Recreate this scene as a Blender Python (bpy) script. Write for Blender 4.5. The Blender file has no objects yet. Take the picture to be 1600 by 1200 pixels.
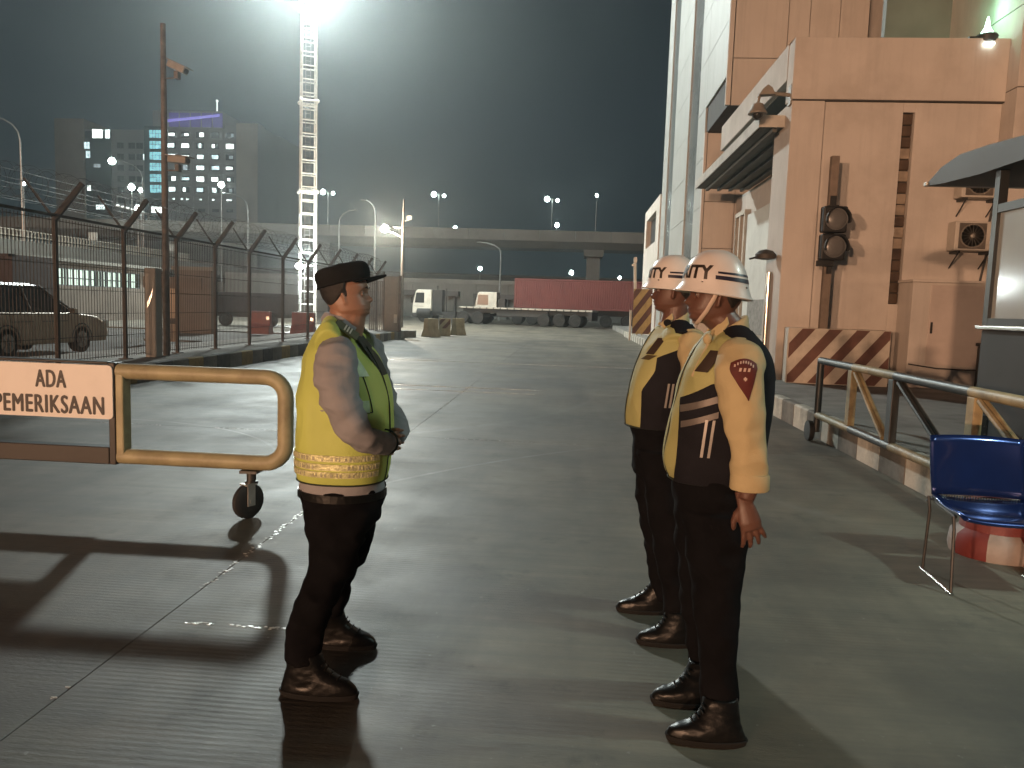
import bpy, bmesh, math, random
import numpy as np
from math import sin, cos, pi, radians, sqrt, atan2, acos
from mathutils import Vector, Matrix, noise
from mathutils.bvhtree import BVHTree

random.seed(7)
scene = bpy.context.scene
COL = scene.collection

# ------------------------------------------------------------------ camera
cam_d = bpy.data.cameras.new("camera")
cam_d.sensor_width = 36.0
cam_d.lens = 27.0
cam_d.clip_start = 0.05
cam_d.clip_end = 2000.0
cam = bpy.data.objects.new("camera", cam_d)
COL.objects.link(cam)
YAW, PITCH, ROLL = radians(4.3), radians(5.71), radians(1.9)
cam.matrix_world = (Matrix.Translation((0, 0, 1.5)) @ Matrix.Rotation(YAW, 4, 'Z')
                    @ Matrix.Rotation(pi / 2 - PITCH, 4, 'X') @ Matrix.Rotation(ROLL, 4, 'Z'))
scene.camera = cam

# ------------------------------------------------------------------ world: night sky over a lit city
world = bpy.data.worlds.new("World")
scene.world = world
world.use_nodes = True
wn, wl = world.node_tree.nodes, world.node_tree.links
bg = wn["Background"]
tc = wn.new("ShaderNodeTexCoord")
sep = wn.new("ShaderNodeSeparateXYZ")
wl.new(tc.outputs["Generated"], sep.inputs[0])
ramp = wn.new("ShaderNodeValToRGB")
ramp.color_ramp.elements[0].position = 0.0
ramp.color_ramp.elements[0].color = (0.030, 0.048, 0.056, 1)
ramp.color_ramp.elements[1].position = 0.55
ramp.color_ramp.elements[1].color = (0.009, 0.0145, 0.021, 1)
wl.new(sep.outputs["Z"], ramp.inputs[0])
wl.new(ramp.outputs[0], bg.inputs["Color"])
bg.inputs["Strength"].default_value = 0.58

# ------------------------------------------------------------------ render look
scene.view_settings.view_transform = 'Standard'
scene.view_settings.look = 'None'
scene.view_settings.exposure = 0.3
scene.view_settings.gamma = 1.0
scene.view_settings.use_curve_mapping = False
scene.render.engine = 'CYCLES'
cy = scene.cycles
cy.use_denoising = True
cy.denoiser = 'OPENIMAGEDENOISE'
cy.max_bounces = 6
cy.diffuse_bounces = 3
cy.glossy_bounces = 3
cy.transmission_bounces = 4
cy.transparent_max_bounces = 12
cy.volume_bounces = 0
cy.sample_clamp_indirect = 3.0
cy.sample_clamp_direct = 0.0
cy.blur_glossy = 0.5
cy.caustics_reflective = False
cy.caustics_refractive = False
cy.use_light_tree = True

# light strengths (lamps are built with their luminaires further down)
MAST_W = 60000.0
MAST_LOW_W = 2000.0
SODIUM_W = 262000.0
GATE_LED_W = 160.0
ROOF_LED_W = 16.0
WHITE_COOL = (0.90, 1.0, 0.96)
SODIUM = (1.0, 0.58, 0.35)
HAZE_DENSITY = 0.00145

# ------------------------------------------------------------------ materials
MATS = {}

def mat(name, col, rough=0.6, metal=0.0, var=0.14, scale=4.0, bump=0.0, bscale=40.0, spec=0.5, dirt=0.0, dirt_col=(0.05, 0.042, 0.035), dscale=1.5, coat=0.0, streak=0.0):
    if name in MATS:
        return MATS[name]
    m = bpy.data.materials.new(name)
    m.use_nodes = True
    n, l = m.node_tree.nodes, m.node_tree.links
    b = n["Principled BSDF"]
    b.inputs["Roughness"].default_value = rough
    b.inputs["Metallic"].default_value = metal
    b.inputs["Specular IOR Level"].default_value = spec
    b.inputs["Coat Weight"].default_value = coat
    t = n.new("ShaderNodeTexCoord")
    nz = n.new("ShaderNodeTexNoise")
    nz.inputs["Scale"].default_value = scale
    nz.inputs["Detail"].default_value = 6
    l.new(t.outputs["Object"], nz.inputs["Vector"])
    mx = n.new("ShaderNodeMix")
    mx.data_type = 'RGBA'
    mx.inputs["A"].default_value = tuple(min(1, c * (1 - var)) for c in col) + (1,)
    mx.inputs["B"].default_value = tuple(min(1, c * (1 + var)) for c in col) + (1,)
    cr_ = n.new("ShaderNodeMapRange")
    cr_.inputs["From Min"].default_value = 0.3
    cr_.inputs["From Max"].default_value = 0.7
    l.new(nz.outputs["Fac"], cr_.inputs["Value"])
    l.new(cr_.outputs[0], mx.inputs["Factor"])
    out = mx.outputs["Result"]
    if dirt > 0:
        n2 = n.new("ShaderNodeTexNoise")
        n2.inputs["Scale"].default_value = dscale
        n2.inputs["Detail"].default_value = 9
        n2.inputs["Roughness"].default_value = 0.65
        l.new(t.outputs["Object"], n2.inputs["Vector"])
        mr = n.new("ShaderNodeMapRange")
        mr.inputs["From Min"].default_value = 0.48
        mr.inputs["From Max"].default_value = 0.75
        mr.inputs["To Max"].default_value = dirt
        l.new(n2.outputs["Fac"], mr.inputs["Value"])
        m2 = n.new("ShaderNodeMix")
        m2.data_type = 'RGBA'
        l.new(mr.outputs[0], m2.inputs["Factor"])
        l.new(out, m2.inputs["A"])
        m2.inputs["B"].default_value = tuple(dirt_col) + (1,)
        out = m2.outputs["Result"]
        rr = n.new("ShaderNodeMapRange")
        rr.inputs["To Min"].default_value = rough
        rr.inputs["To Max"].default_value = min(1, rough + 0.25)
        l.new(n2.outputs["Fac"], rr.inputs["Value"])
        l.new(rr.outputs[0], b.inputs["Roughness"])
    if streak > 0:                                        # rain and rust runs down the face
        mp = n.new("ShaderNodeMapping")
        mp.inputs["Scale"].default_value = (5.0, 5.0, 0.28)
        l.new(t.outputs["Object"], mp.inputs[0])
        n3 = n.new("ShaderNodeTexNoise")
        n3.inputs["Scale"].default_value = 1.6
        n3.inputs["Detail"].default_value = 8
        n3.inputs["Roughness"].default_value = 0.7
        l.new(mp.outputs[0], n3.inputs["Vector"])
        m3r = n.new("ShaderNodeMapRange")
        m3r.inputs["From Min"].default_value = 0.50
        m3r.inputs["From Max"].default_value = 0.74
        m3r.inputs["To Max"].default_value = streak
        l.new(n3.outputs["Fac"], m3r.inputs["Value"])
        m3 = n.new("ShaderNodeMix")
        m3.data_type = 'RGBA'
        l.new(m3r.outputs[0], m3.inputs["Factor"])
        l.new(out, m3.inputs["A"])
        m3.inputs["B"].default_value = tuple(c * 0.42 for c in col) + (1,)
        out = m3.outputs["Result"]
    l.new(out, b.inputs["Base Color"])
    if bump > 0:
        nb = n.new("ShaderNodeTexNoise")
        nb.inputs["Scale"].default_value = bscale
        nb.inputs["Detail"].default_value = 5
        l.new(t.outputs["Object"], nb.inputs["Vector"])
        bp = n.new("ShaderNodeBump")
        bp.inputs["Strength"].default_value = bump
        bp.inputs["Distance"].default_value = 0.01
        l.new(nb.outputs["Fac"], bp.inputs["Height"])
        l.new(bp.outputs[0], b.inputs["Normal"])
    MATS[name] = m
    return m

def emat(name, col, strength, vary=0.0, vscale=3.0):
    if name in MATS:
        return MATS[name]
    m = bpy.data.materials.new(name)
    m.use_nodes = True
    n, l = m.node_tree.nodes, m.node_tree.links
    b = n["Principled BSDF"]
    b.inputs["Base Color"].default_value = tuple(0.5 * c for c in col) + (1,)
    b.inputs["Emission Color"].default_value = tuple(col) + (1,)
    b.inputs["Emission Strength"].default_value = strength
    if vary > 0:
        t = n.new("ShaderNodeTexCoord")
        v = n.new("ShaderNodeTexVoronoi")
        v.inputs["Scale"].default_value = vscale
        v.distance = 'CHEBYCHEV'
        l.new(t.outputs["Object"], v.inputs["Vector"])
        mr = n.new("ShaderNodeMapRange")
        mr.inputs["To Min"].default_value = strength * (1 - vary)
        mr.inputs["To Max"].default_value = strength
        l.new(v.outputs["Color"], mr.inputs["Value"])
        l.new(mr.outputs[0], b.inputs["Emission Strength"])
    MATS[name] = m
    return m

def glass_mat(name, col=(0.6, 0.7, 0.7), rough=0.05, alpha=0.35):
    if name in MATS:
        return MATS[name]
    m = bpy.data.materials.new(name)
    m.use_nodes = True
    n, l = m.node_tree.nodes, m.node_tree.links
    b = n["Principled BSDF"]
    b.inputs["Base Color"].default_value = tuple(col) + (1,)
    b.inputs["Roughness"].default_value = rough
    t = n.new("ShaderNodeTexCoord")
    nz = n.new("ShaderNodeTexNoise")
    nz.inputs["Scale"].default_value = 3.0
    nz.inputs["Detail"].default_value = 6
    l.new(t.outputs["Object"], nz.inputs["Vector"])
    mr = n.new("ShaderNodeMapRange")
    mr.inputs["To Min"].default_value = alpha - 0.12
    mr.inputs["To Max"].default_value = min(1, alpha + 0.12)
    l.new(nz.outputs["Fac"], mr.inputs["Value"])
    l.new(mr.outputs[0], b.inputs["Alpha"])
    MATS[name] = m
    return m

# ------------------------------------------------------------------ mesh helpers
class MB:
    """collects shapes and links them as one mesh object"""
    def __init__(self):
        self.v, self.f, self.mi = [], [], []

    def add(self, verts, faces, mi=0):
        o = len(self.v)
        self.v += [tuple(p) for p in verts]
        self.f += [tuple(i + o for i in f) for f in faces]
        self.mi += [mi] * len(faces)
        return self

    def box(self, x0, x1, y0, y1, z0, z1, mi=0, M=None):
        vs = [Vector((x, y, z)) for z in (z0, z1) for y in (y0, y1) for x in (x0, x1)]
        if M is not None:
            vs = [M @ p for p in vs]
        return self.add(vs, [(0, 2, 3, 1), (4, 5, 7, 6), (0, 1, 5, 4), (2, 6, 7, 3), (0, 4, 6, 2), (1, 3, 7, 5)], mi)

    def prism(self, poly, axis, a, b, mi=0):
        """poly in the two other axes (cyclic order), extruded along axis from a to b"""
        def P(u, w, t):
            return {'x': (t, u, w), 'y': (u, t, w), 'z': (u, w, t)}[axis]
        n = len(poly)
        vs = [P(u, w, a) for u, w in poly] + [P(u, w, b) for u, w in poly]
        fs = [tuple(range(n))[::-1], tuple(range(n, 2 * n))] + [(i, (i + 1) % n, n + (i + 1) % n, n + i) for i in range(n)]
        return self.add(vs, fs, mi)

    def tube(self, pts, r, n=10, mi=0, cap=True, sq=1.0, up=None):
        """swept tube; r a number or one per point; sq squashes the second axis"""
        pts = [Vector(p) for p in pts]
        k = len(pts)
        rs = r if isinstance(r, (list, tuple)) else [r] * k
        t0 = (pts[1] - pts[0]).normalized()
        a = Vector(up) if up else (Vector((0, 0, 1)) if abs(t0.z) < 0.9 else Vector((1, 0, 0)))
        vs, fs = [], []
        for i, p in enumerate(pts):
            t = (pts[min(i + 1, k - 1)] - pts[max(i - 1, 0)]).normalized()
            a = (a - t * a.dot(t)).normalized()
            b = t.cross(a)
            for j in range(n):
                q = 2 * pi * j / n
                vs.append(p + (a * cos(q) + b * sin(q) * sq) * rs[i])
        for i in range(k - 1):
            for j in range(n):
                j2 = (j + 1) % n
                fs.append((i * n + j, i * n + j2, (i + 1) * n + j2, (i + 1) * n + j))
        if cap:
            fs.append(tuple(range(n))[::-1])
            fs.append(tuple(range((k - 1) * n, k * n)))
        return self.add(vs, fs, mi)

    def lathe(self, prof, n=20, c=(0, 0, 0), axis='z', mi=0, M=None):
        """prof: (radius, height) pairs"""
        vs, fs = [], []
        for r, h in prof:
            for j in range(n):
                q = 2 * pi * j / n
                u, w = r * cos(q), r * sin(q)
                p = {'z': (u, w, h), 'x': (h, u, w), 'y': (u, h, w)}[axis]
                p = Vector(p) + Vector(c)
                vs.append(M @ p if M is not None else p)
        for i in range(len(prof) - 1):
            for j in range(n):
                j2 = (j + 1) % n
                fs.append((i * n + j, i * n + j2, (i + 1) * n + j2, (i + 1) * n + j))
        fs.append(tuple(range(n))[::-1])
        fs.append(tuple(range((len(prof) - 1) * n, len(prof) * n)))
        return self.add(vs, fs, mi)

    def ball(self, c, rx, ry, rz, n=16, m=10, M=None, mi=0):
        vs, fs = [], []
        for i in range(m + 1):
            a = pi * i / m
            for j in range(n):
                q = 2 * pi * j / n
                p = Vector((rx * sin(a) * cos(q), ry * sin(a) * sin(q), rz * cos(a)))
                if M is not None:
                    p = M @ p
                vs.append(p + Vector(c))
        for i in range(m):
            for j in range(n):
                j2 = (j + 1) % n
                fs.append((i * n + j, (i + 1) * n + j, (i + 1) * n + j2, i * n + j2))
        return self.add(vs, fs, mi)

    def grid(self, rows, closed=True, cap=True, mi=0):
        """rows of equal length, joined; closed wraps each row"""
        n = len(rows[0])
        vs = [p for r in rows for p in r]
        fs = []
        for i in range(len(rows) - 1):
            for j in range(n if closed else n - 1):
                j2 = (j + 1) % n
                fs.append((i * n + j, i * n + j2, (i + 1) * n + j2, (i + 1) * n + j))
        if cap and closed:
            fs.append(tuple(range(n))[::-1])
            fs.append(tuple(range((len(rows) - 1) * n, len(rows) * n)))
        return self.add(vs, fs, mi)

    def mesh(self, name):
        me = bpy.data.meshes.new(name)
        me.from_pydata(self.v, [], self.f)
        me.polygons.foreach_set("material_index", self.mi)
        bm = bmesh.new()
        bm.from_mesh(me)
        bmesh.ops.remove_doubles(bm, verts=bm.verts, dist=1e-5)
        bmesh.ops.recalc_face_normals(bm, faces=bm.faces)
        bm.to_mesh(me)
        bm.free()
        return me

    def build(self, name, mats, parent=None, smooth=False, bevel=0.0, kind=None, loc=None, rotz=0.0, label=None):
        me = self.mesh(name)
        return link(name, me, mats, parent, smooth, bevel, kind, loc, rotz, label)

def link(name, me, mats, parent=None, smooth=False, bevel=0.0, kind=None, loc=None, rotz=0.0, label=None):
    for m in (mats if isinstance(mats, (list, tuple)) else [mats]):
        me.materials.append(m)
    if smooth:
        me.polygons.foreach_set("use_smooth", [True] * len(me.polygons))
        if smooth == 'auto':
            try:
                me.set_sharp_from_angle(angle=radians(38))
            except Exception:
                pass
    o = bpy.data.objects.new(name, me)
    COL.objects.link(o)
    if parent is not None:
        o.parent = parent
    if loc is not None:
        o.location = loc
    o.rotation_euler.z = rotz
    if bevel > 0:
        bv = o.modifiers.new("bevel", 'BEVEL')
        bv.width = bevel
        bv.segments = 2
        bv.limit_method = 'ANGLE'
        bv.angle_limit = radians(40)
    if kind:
        o["kind"] = kind
    if label:
        o["label"] = label
    return o

def thing(name, label, cat, loc=(0, 0, 0), rotz=0.0, group=None):
    o = bpy.data.objects.new(name, None)
    o.empty_display_size = 0.2
    COL.objects.link(o)
    o.location = loc
    o.rotation_euler.z = rotz
    o["label"], o["category"] = label, cat
    if group:
        o["group"] = group
    return o

def inst(src, parent, loc=(0, 0, 0), rotz=None, scale=None):
    """copy of a part that shares its mesh"""
    o = src.copy()
    COL.objects.link(o)
    o.parent = parent
    o.location = loc
    if rotz is not None:
        o.rotation_euler.z = rotz
    if scale:
        o.scale = scale
    return o

def dup(root, loc, rotz, label=None, group=None):
    r = root.copy()
    COL.objects.link(r)
    r.location = loc
    r.rotation_euler.z = rotz
    if label:
        r["label"] = label
    if group:
        r["group"] = group
    for ch in list(root.children):
        c = ch.copy()
        COL.objects.link(c)
        c.parent = r
        for g in list(ch.children):
            d = g.copy()
            COL.objects.link(d)
            d.parent = c
    return r

def lamp(name, kind, parent, loc, power, col, radius=0.1, spot=None, aim=None, blend=0.4):
    d = bpy.data.lights.new(name, kind)
    d.energy = power
    d.color = col
    if kind in ('POINT', 'SPOT'):
        d.shadow_soft_size = radius
    if kind == 'SPOT':
        d.spot_size = radians(spot)
        d.spot_blend = blend
    o = bpy.data.objects.new(name, d)
    COL.objects.link(o)
    o.parent = parent
    o.location = loc
    if aim is not None:
        o.rotation_euler = Vector(aim).to_track_quat('-Z', 'Y').to_euler()
    return o

def text_mesh(s, size, offset=0.0, extrude=0.0, xs=1.0, align='CENTER', space=1.0):
    """lettering as a flat mesh in x, y"""
    c = bpy.data.curves.new("lettering", 'FONT')
    c.body = s
    c.size = size
    c.align_x = align
    c.align_y = 'CENTER'
    c.offset = offset
    c.extrude = extrude
    c.resolution_u = 4
    c.space_character = space
    o = bpy.data.objects.new("lettering", c)
    COL.objects.link(o)
    dg = bpy.context.evaluated_depsgraph_get()
    me = bpy.data.meshes.new_from_object(o.evaluated_get(dg))
    bpy.data.objects.remove(o)
    bpy.data.curves.remove(c)
    me.materials.clear()
    for v in me.vertices:
        v.co.x *= xs
    return me

def catmull(rows, k=4):
    """resample rows of numbers smoothly, k steps a span"""
    a = np.array(rows, float)
    n = len(a)
    out = []
    for i in range(n - 1):
        p0, p1, p2, p3 = a[max(i - 1, 0)], a[i], a[i + 1], a[min(i + 2, n - 1)]
        for j in range(k):
            t = j / k
            out.append(0.5 * ((2 * p1) + (-p0 + p2) * t + (2 * p0 - 5 * p1 + 4 * p2 - p3) * t * t + (-p0 + 3 * p1 - 3 * p2 + p3) * t ** 3))
    out.append(a[-1])
    return [list(map(float, r)) for r in out]

# ================================================================== THE SETTING
def circle3(a, b, c):
    ax, ay, bx, by, cx_, cy_ = *a, *b, *c
    d = 2 * (ax * (by - cy_) + bx * (cy_ - ay) + cx_ * (ay - by))
    ux = ((ax * ax + ay * ay) * (by - cy_) + (bx * bx + by * by) * (cy_ - ay) + (cx_ * cx_ + cy_ * cy_) * (ay - by)) / d
    uy = ((ax * ax + ay * ay) * (cx_ - bx) + (bx * bx + by * by) * (ax - cx_) + (cx_ * cx_ + cy_ * cy_) * (bx - ax)) / d
    return ux, uy, sqrt((ax - ux) ** 2 + (ay - uy) ** 2)

def concrete_road():
    m = bpy.data.materials.new("brushed concrete")
    m.use_nodes = True
    n, l = m.node_tree.nodes, m.node_tree.links
    b = n["Principled BSDF"]
    geo = n.new("ShaderNodeNewGeometry")
    def N(scale, detail=8, rough=0.6, sx=1.0, sy=1.0):
        mp = n.new("ShaderNodeMapping")
        mp.inputs["Scale"].default_value = (sx, sy, 1)
        l.new(geo.outputs["Position"], mp.inputs[0])
        t = n.new("ShaderNodeTexNoise")
        t.inputs["Scale"].default_value = scale
        t.inputs["Detail"].default_value = detail
        t.inputs["Roughness"].default_value = rough
        l.new(mp.outputs[0], t.inputs["Vector"])
        return t.outputs["Fac"]
    def R(v, a, c, lo, hi):
        r = n.new("ShaderNodeMapRange")
        r.inputs["From Min"].default_value = a
        r.inputs["From Max"].default_value = c
        r.inputs["To Min"].default_value = lo
        r.inputs["To Max"].default_value = hi
        l.new(v, r.inputs["Value"])
        return r.outputs[0]
    def MX(f, A, B, mode='MIX'):
        x = n.new("ShaderNodeMix")
        x.data_type = 'RGBA'
        x.blend_type = mode
        for s, v in (("Factor", f), ("A", A), ("B", B)):
            if hasattr(v, "is_output"):
                l.new(v, x.inputs[s])
            else:
                x.inputs[s].default_value = v
        return x.outputs["Result"]
    def MA(op, a, c):
        x = n.new("ShaderNodeMath")
        x.operation = op
        for i, v in enumerate((a, c)):
            if hasattr(v, "is_output"):
                l.new(v, x.inputs[i])
            else:
                x.inputs[i].default_value = v
        return x.outputs[0]
    col = MX(R(N(0.55, 9, 0.65), 0.38, 0.62, 0, 1), (0.095, 0.083, 0.064, 1), (0.250, 0.217, 0.160, 1))
    # cross-wise brushing streaks
    col = MX(R(N(1.1, 6, 0.7, 0.35, 9.0), 0.38, 0.68, 0, 0.45), col, (0.062, 0.059, 0.053, 1))
    # oil drips down the lane, dark tyre rubber
    col = MX(R(N(0.9, 7, 0.6, 1.0, 0.12), 0.46, 0.64, 0, 0.65), col, (0.045, 0.042, 0.038, 1))
    col = MX(R(N(3.2, 8, 0.7), 0.58, 0.70, 0, 0.6), col, (0.05, 0.047, 0.042, 1))
    col = MX(R(N(26, 4, 0.7), 0.66, 0.72, 0, 0.5), col, (0.36, 0.35, 0.32, 1))
    # scuffs left by turning wheels
    sp = n.new("ShaderNodeSeparateXYZ")
    l.new(geo.outputs["Position"], sp.inputs[0])
    for (a, p2, c, w, k) in (((-1.51, 6.21), (-0.98, 6.97), (0.0, 8.05), 0.035, 0.55), ((-4.9, 8.78), (-3.6, 8.2), (-2.7, 6.9), 0.03, 0.6),
                             ((-2.9, 7.9), (-1.2, 9.4), (0.3, 12.5), 0.10, 0.25), ((2.2, 5.6), (1.2, 7.4), (1.0, 11.0), 0.13, 0.22)):
        ux, uy, r = circle3(a, p2, c)
        dx = MA('SUBTRACT', sp.outputs[0], ux)
        dy = MA('SUBTRACT', sp.outputs[1], uy)
        d = MA('SQRT', MA('ADD', MA('MULTIPLY', dx, dx), MA('MULTIPLY', dy, dy)), 0)
        e = MA('ABSOLUTE', MA('SUBTRACT', d, r), 0)
        band = R(e, 0.0, w, k, 0.0)
        near = R(MA('ABSOLUTE', MA('SUBTRACT', sp.outputs[1], (a[1] + c[1]) / 2), 0), abs(a[1] - c[1]) * 0.35, abs(a[1] - c[1]) * 0.8, 1, 0)
        band = MA('MULTIPLY', MA('MULTIPLY', band, near), R(N(3.1, 6), 0.35, 0.6, 0.2, 1))
        col = MX(band, col, (0.40, 0.39, 0.35, 1))
    oi = n.new("ShaderNodeObjectInfo")
    col = MX(R(oi.outputs["Random"], 0, 1, 0.0, 0.30), col, (0.055, 0.052, 0.046, 1))
    col = MX(R(N(0.17, 4, 0.5), 0.42, 0.62, 0, 0.35), col, (0.19, 0.175, 0.145, 1))
    l.new(col, b.inputs["Base Color"])
    l.new(R(N(0.8, 9, 0.7), 0.3, 0.72, 0.48, 0.72), b.inputs["Roughness"])
    b.inputs["Specular IOR Level"].default_value = 0.55
    # tine grooves, 34 mm apart, worn away in patches
    ph = MA('MULTIPLY', MA('ADD', sp.outputs[1], MA('MULTIPLY', N(2.2, 2, 0.5, 1, 1), 0.02)), 2 * pi / 0.034)
    sn = MA('SINE', ph, 0)
    worn = R(N(0.9, 5, 0.6), 0.42, 0.68, 0.0, 0.9)
    h = MA('ADD', MA('MULTIPLY', MA('MULTIPLY', sn, worn), 0.0009), MA('MULTIPLY', N(70, 4, 0.6, 0.4, 1.5), 0.0022))
    bp = n.new("ShaderNodeBump")
    bp.inputs["Strength"].default_value = 0.8
    bp.inputs["Distance"].default_value = 1.0
    l.new(h, bp.inputs["Height"])
    l.new(bp.outputs[0], b.inputs["Normal"])
    return m

M_road = concrete_road()
M_asph = mat("yard asphalt", (0.085, 0.082, 0.075), 0.75, var=0.3, scale=0.25, bump=0.3, bscale=30, dirt=0.5, dscale=0.12)
M_pave = mat("pavement concrete", (0.26, 0.245, 0.22), 0.8, var=0.25, scale=1.6, bump=0.3, bscale=60, dirt=0.6, dscale=1.1)
M_kdull = mat("bare kerb concrete", (0.20, 0.185, 0.16), 0.8, var=0.25, scale=5, bump=0.4, bscale=50, dirt=0.6, dscale=3)
M_kwhite = mat("worn white kerb paint", (0.52, 0.49, 0.42), 0.65, var=0.15, scale=7, bump=0.3, bscale=50, dirt=0.6, dscale=5)
M_kblack = mat("worn black kerb paint", (0.045, 0.04, 0.036), 0.6, var=0.3, scale=7, bump=0.3, bscale=50, dirt=0.5, dscale=5, dirt_col=(0.16, 0.14, 0.12))
M_kyell = mat("faded yellow kerb paint", (0.30, 0.21, 0.07), 0.65, var=0.2, scale=7, bump=0.3, bscale=50, dirt=0.7, dscale=5)
M_glint = mat("pale joint edge", (0.66, 0.65, 0.60), 0.25, var=0.4, scale=9, bump=0.5, bscale=30)  # pale colour stands in for glints on the joint edges

b = MB()
b.box(-390, 390, -95, 590, -0.4, -0.06)
gnd = b.build("ground", M_asph, kind="structure")

# the road: concrete bays with open joints
b = MB()
b.box(-7.4, 9.0, -14, 34.0, -0.058, -0.02)
road = b.build("road", mat("joint filler", (0.09, 0.085, 0.078), 0.7), kind="structure")
ys = [-13.5, -9.0, -4.6, -0.2, 8.5, 13.33, 13.93, 20.4, 27.2, 33.9]
xs = [-7.38, -1.85, 3.1, 8.9]
g = 0.0012
for i in range(len(ys) - 1):
    for j in range(3):
        if j == 2 and ys[i] > 8.0:
            continue
        b = MB()
        b.box(xs[j] + g, xs[j + 1] - g, ys[i] + g, ys[i + 1] - g, -0.056, 0.0)
        b.build("slab", M_road, road, bevel=0.004)
# chipped, spalled arrises along the joints with their glints painted pale
rs = random.Random(3)
b = MB()
def chips(x0, y0, x1, y1, n, w, amp):
    for k in range(n):
        t = rs.random()
        if noise.noise((t * amp, x0 * 3 + y1, 1.7)) < -0.05:
            continue
        x, y = x0 + (x1 - x0) * t, y0 + (y1 - y0) * t
        x += rs.uniform(-w, w) * (1 if abs(x1 - x0) < abs(y1 - y0) else 3)
        y += rs.uniform(-w, w) * (3 if abs(x1 - x0) < abs(y1 - y0) else 0.6)
        s = rs.uniform(0.003, 0.013)
        b.prism([(x + s * cos(q + rs.uniform(-.4, .4)) * rs.uniform(.5, 1.6), y + s * sin(q) * rs.uniform(.4, 1)) for q in (0.2, 1.5, 2.8, 4.0, 5.2)], 'z', 0.0005, 0.0010 + s * 0.07)
chips(-1.85, 2.6, -1.85, 15.0, 800, 0.020, 9)
chips(-5.9, 20.4, 2.5, 20.4, 420, 0.03, 5)
chips(-5.5, 13.33, 0.5, 13.33, 260, 0.016, 5)
chips(-5.5, 13.93, 0.5, 13.93, 260, 0.016, 5)
chips(-5.5, 8.5, 1.0, 8.5, 260, 0.018, 6)
chips(-1.75, 3.30, -1.2, 3.30, 60, 0.02, 3)
b.build("joint_chips", M_glint, road, kind="stuff")
b = MB()
for (x0, x1, y) in ((-6.6, 3.0, 20.3), (-4.4, -0.6, 13.30), (-4.4, -0.6, 13.97)):
    b.box(x0, x1, y - 0.025, y + 0.025, 0.0006, 0.004)
b.build("joint_sealant", M_glint, road)  # pale strips paint the glints along the sealed joints

# the wide yard beyond the road
b = MB()
b.box(-60, 60, 34.02, 92, -0.055, -0.004)
b.build("yard", M_road, kind="structure")

# raised pavements and their kerb stones, each stone its own piece
b = MB()
b.box(3.262, 40, 4.2, 62, -0.05, 0.30)
b.build("pavement", M_pave, kind="structure")
b = MB()
b.prism([(-7.562, 6.0), (-7.562, 33.9), (-8.1, 34.6), (-9.9, 34.6), (-9.9, 6.0)], 'z', -0.05, 0.30)
b.build("pavement", M_pave, kind="structure")
def kerb(x0, x1, y0, y1, L, paints, name="kerb"):
    k = bpy.data.objects.new(name, None)
    COL.objects.link(k)
    k["kind"] = "structure"
    protos = {}
    n = int(round((y1 - y0) / L))
    for i in range(n):
        p = paints[i % len(paints)]
        if p not in protos:
            q = MB()
            q.prism([(x0, -0.05), (x0 if x0 > 0 else x0, 0.285), (x0 + 0.02, 0.304), (x1 - 0.02, 0.304), (x1, 0.285), (x1, -0.05)], 'y', 0.004, L - 0.004)
            o = q.build("kerb_stone", p, k, bevel=0.004)
            protos[p] = o
            o.location.y = y0 + i * L
        else:
            inst(protos[p], k, (rs.uniform(-0.004, 0.004), y0 + i * L, rs.uniform(-0.004, 0.003)))
kerb(3.1, 3.26, 4.2, 46.2, 0.6, [M_kwhite, M_kdull])
kerb(-7.56, -7.4, 6.0, 33.6, 0.6, [M_kblack, M_kdull, M_kyell, M_kdull])
b = MB()
b.prism([(-7.56, 33.62), (-7.40, 33.62), (-7.02, 33.95), (-7.02, 34.45), (-9.9, 34.78), (-9.9, 34.62), (-8.1, 34.62)], 'z', -0.05, 0.302)
b.build("kerb_nose", M_kdull, kind="structure")

# ================================================================== FAR THINGS
M_galv = mat("galvanised steel", (0.42, 0.43, 0.42), 0.45, metal=0.7, var=0.2, scale=8)
M_conc = mat("flyover concrete", (0.19, 0.185, 0.165), 0.85, var=0.2, scale=0.5, dirt=0.5, dscale=0.25, streak=0.5)
M_dark = mat("dark steel", (0.03, 0.03, 0.03), 0.5, var=0.2)
M_lampglow = emat("street lamp diffuser", (0.85, 1.0, 0.95), 55.0)
M_warmglow = emat("warm lamp diffuser", (1.0, 0.80, 0.55), 40.0)
M_rust = mat("weathered steel post", (0.12, 0.10, 0.085), 0.65, var=0.3, scale=6, bump=0.3, dirt=0.5, dscale=4)

# ---- high mast with its ring of floodlights
mast = thing("floodlight_mast", "tall white lattice light mast with a blazing ring of floodlights on top", "light mast", (-17.2, 49, 0), radians(26))
mast.scale = (0.7, 0.7, 0.7)
b = MB()
H, W = 33.0, 0.62
def legx(z):
    return W * (1.12 - 0.16 * z / H)
corners = [(-1, -1), (1, -1), (1, 1), (-1, 1)]
for sx, sy in corners:
    b.tube([(sx * legx(0), sy * legx(0), 0), (sx * legx(H), sy * legx(H), H)], 0.075, 8)
z = 0.6
k = 0
b2 = MB()
while z < H:
    w = legx(z)
    for i in range(4):
        (ax, ay), (bx, by) = corners[i], corners[(i + 1) % 4]
        b2.tube([(ax * w, ay * w, z), (bx * w, by * w, z)], 0.06, 6)
    b2.build("cross_frame", mat("white mast paint", (0.72, 0.73, 0.70), 0.5, var=0.08, scale=2, dirt=0.2), mast)
    b2 = MB()
    z += 1.18
b.build("leg_frame", mat("white mast paint", (0.72, 0.73, 0.70), 0.5, var=0.08, scale=2, dirt=0.2), mast)
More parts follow.
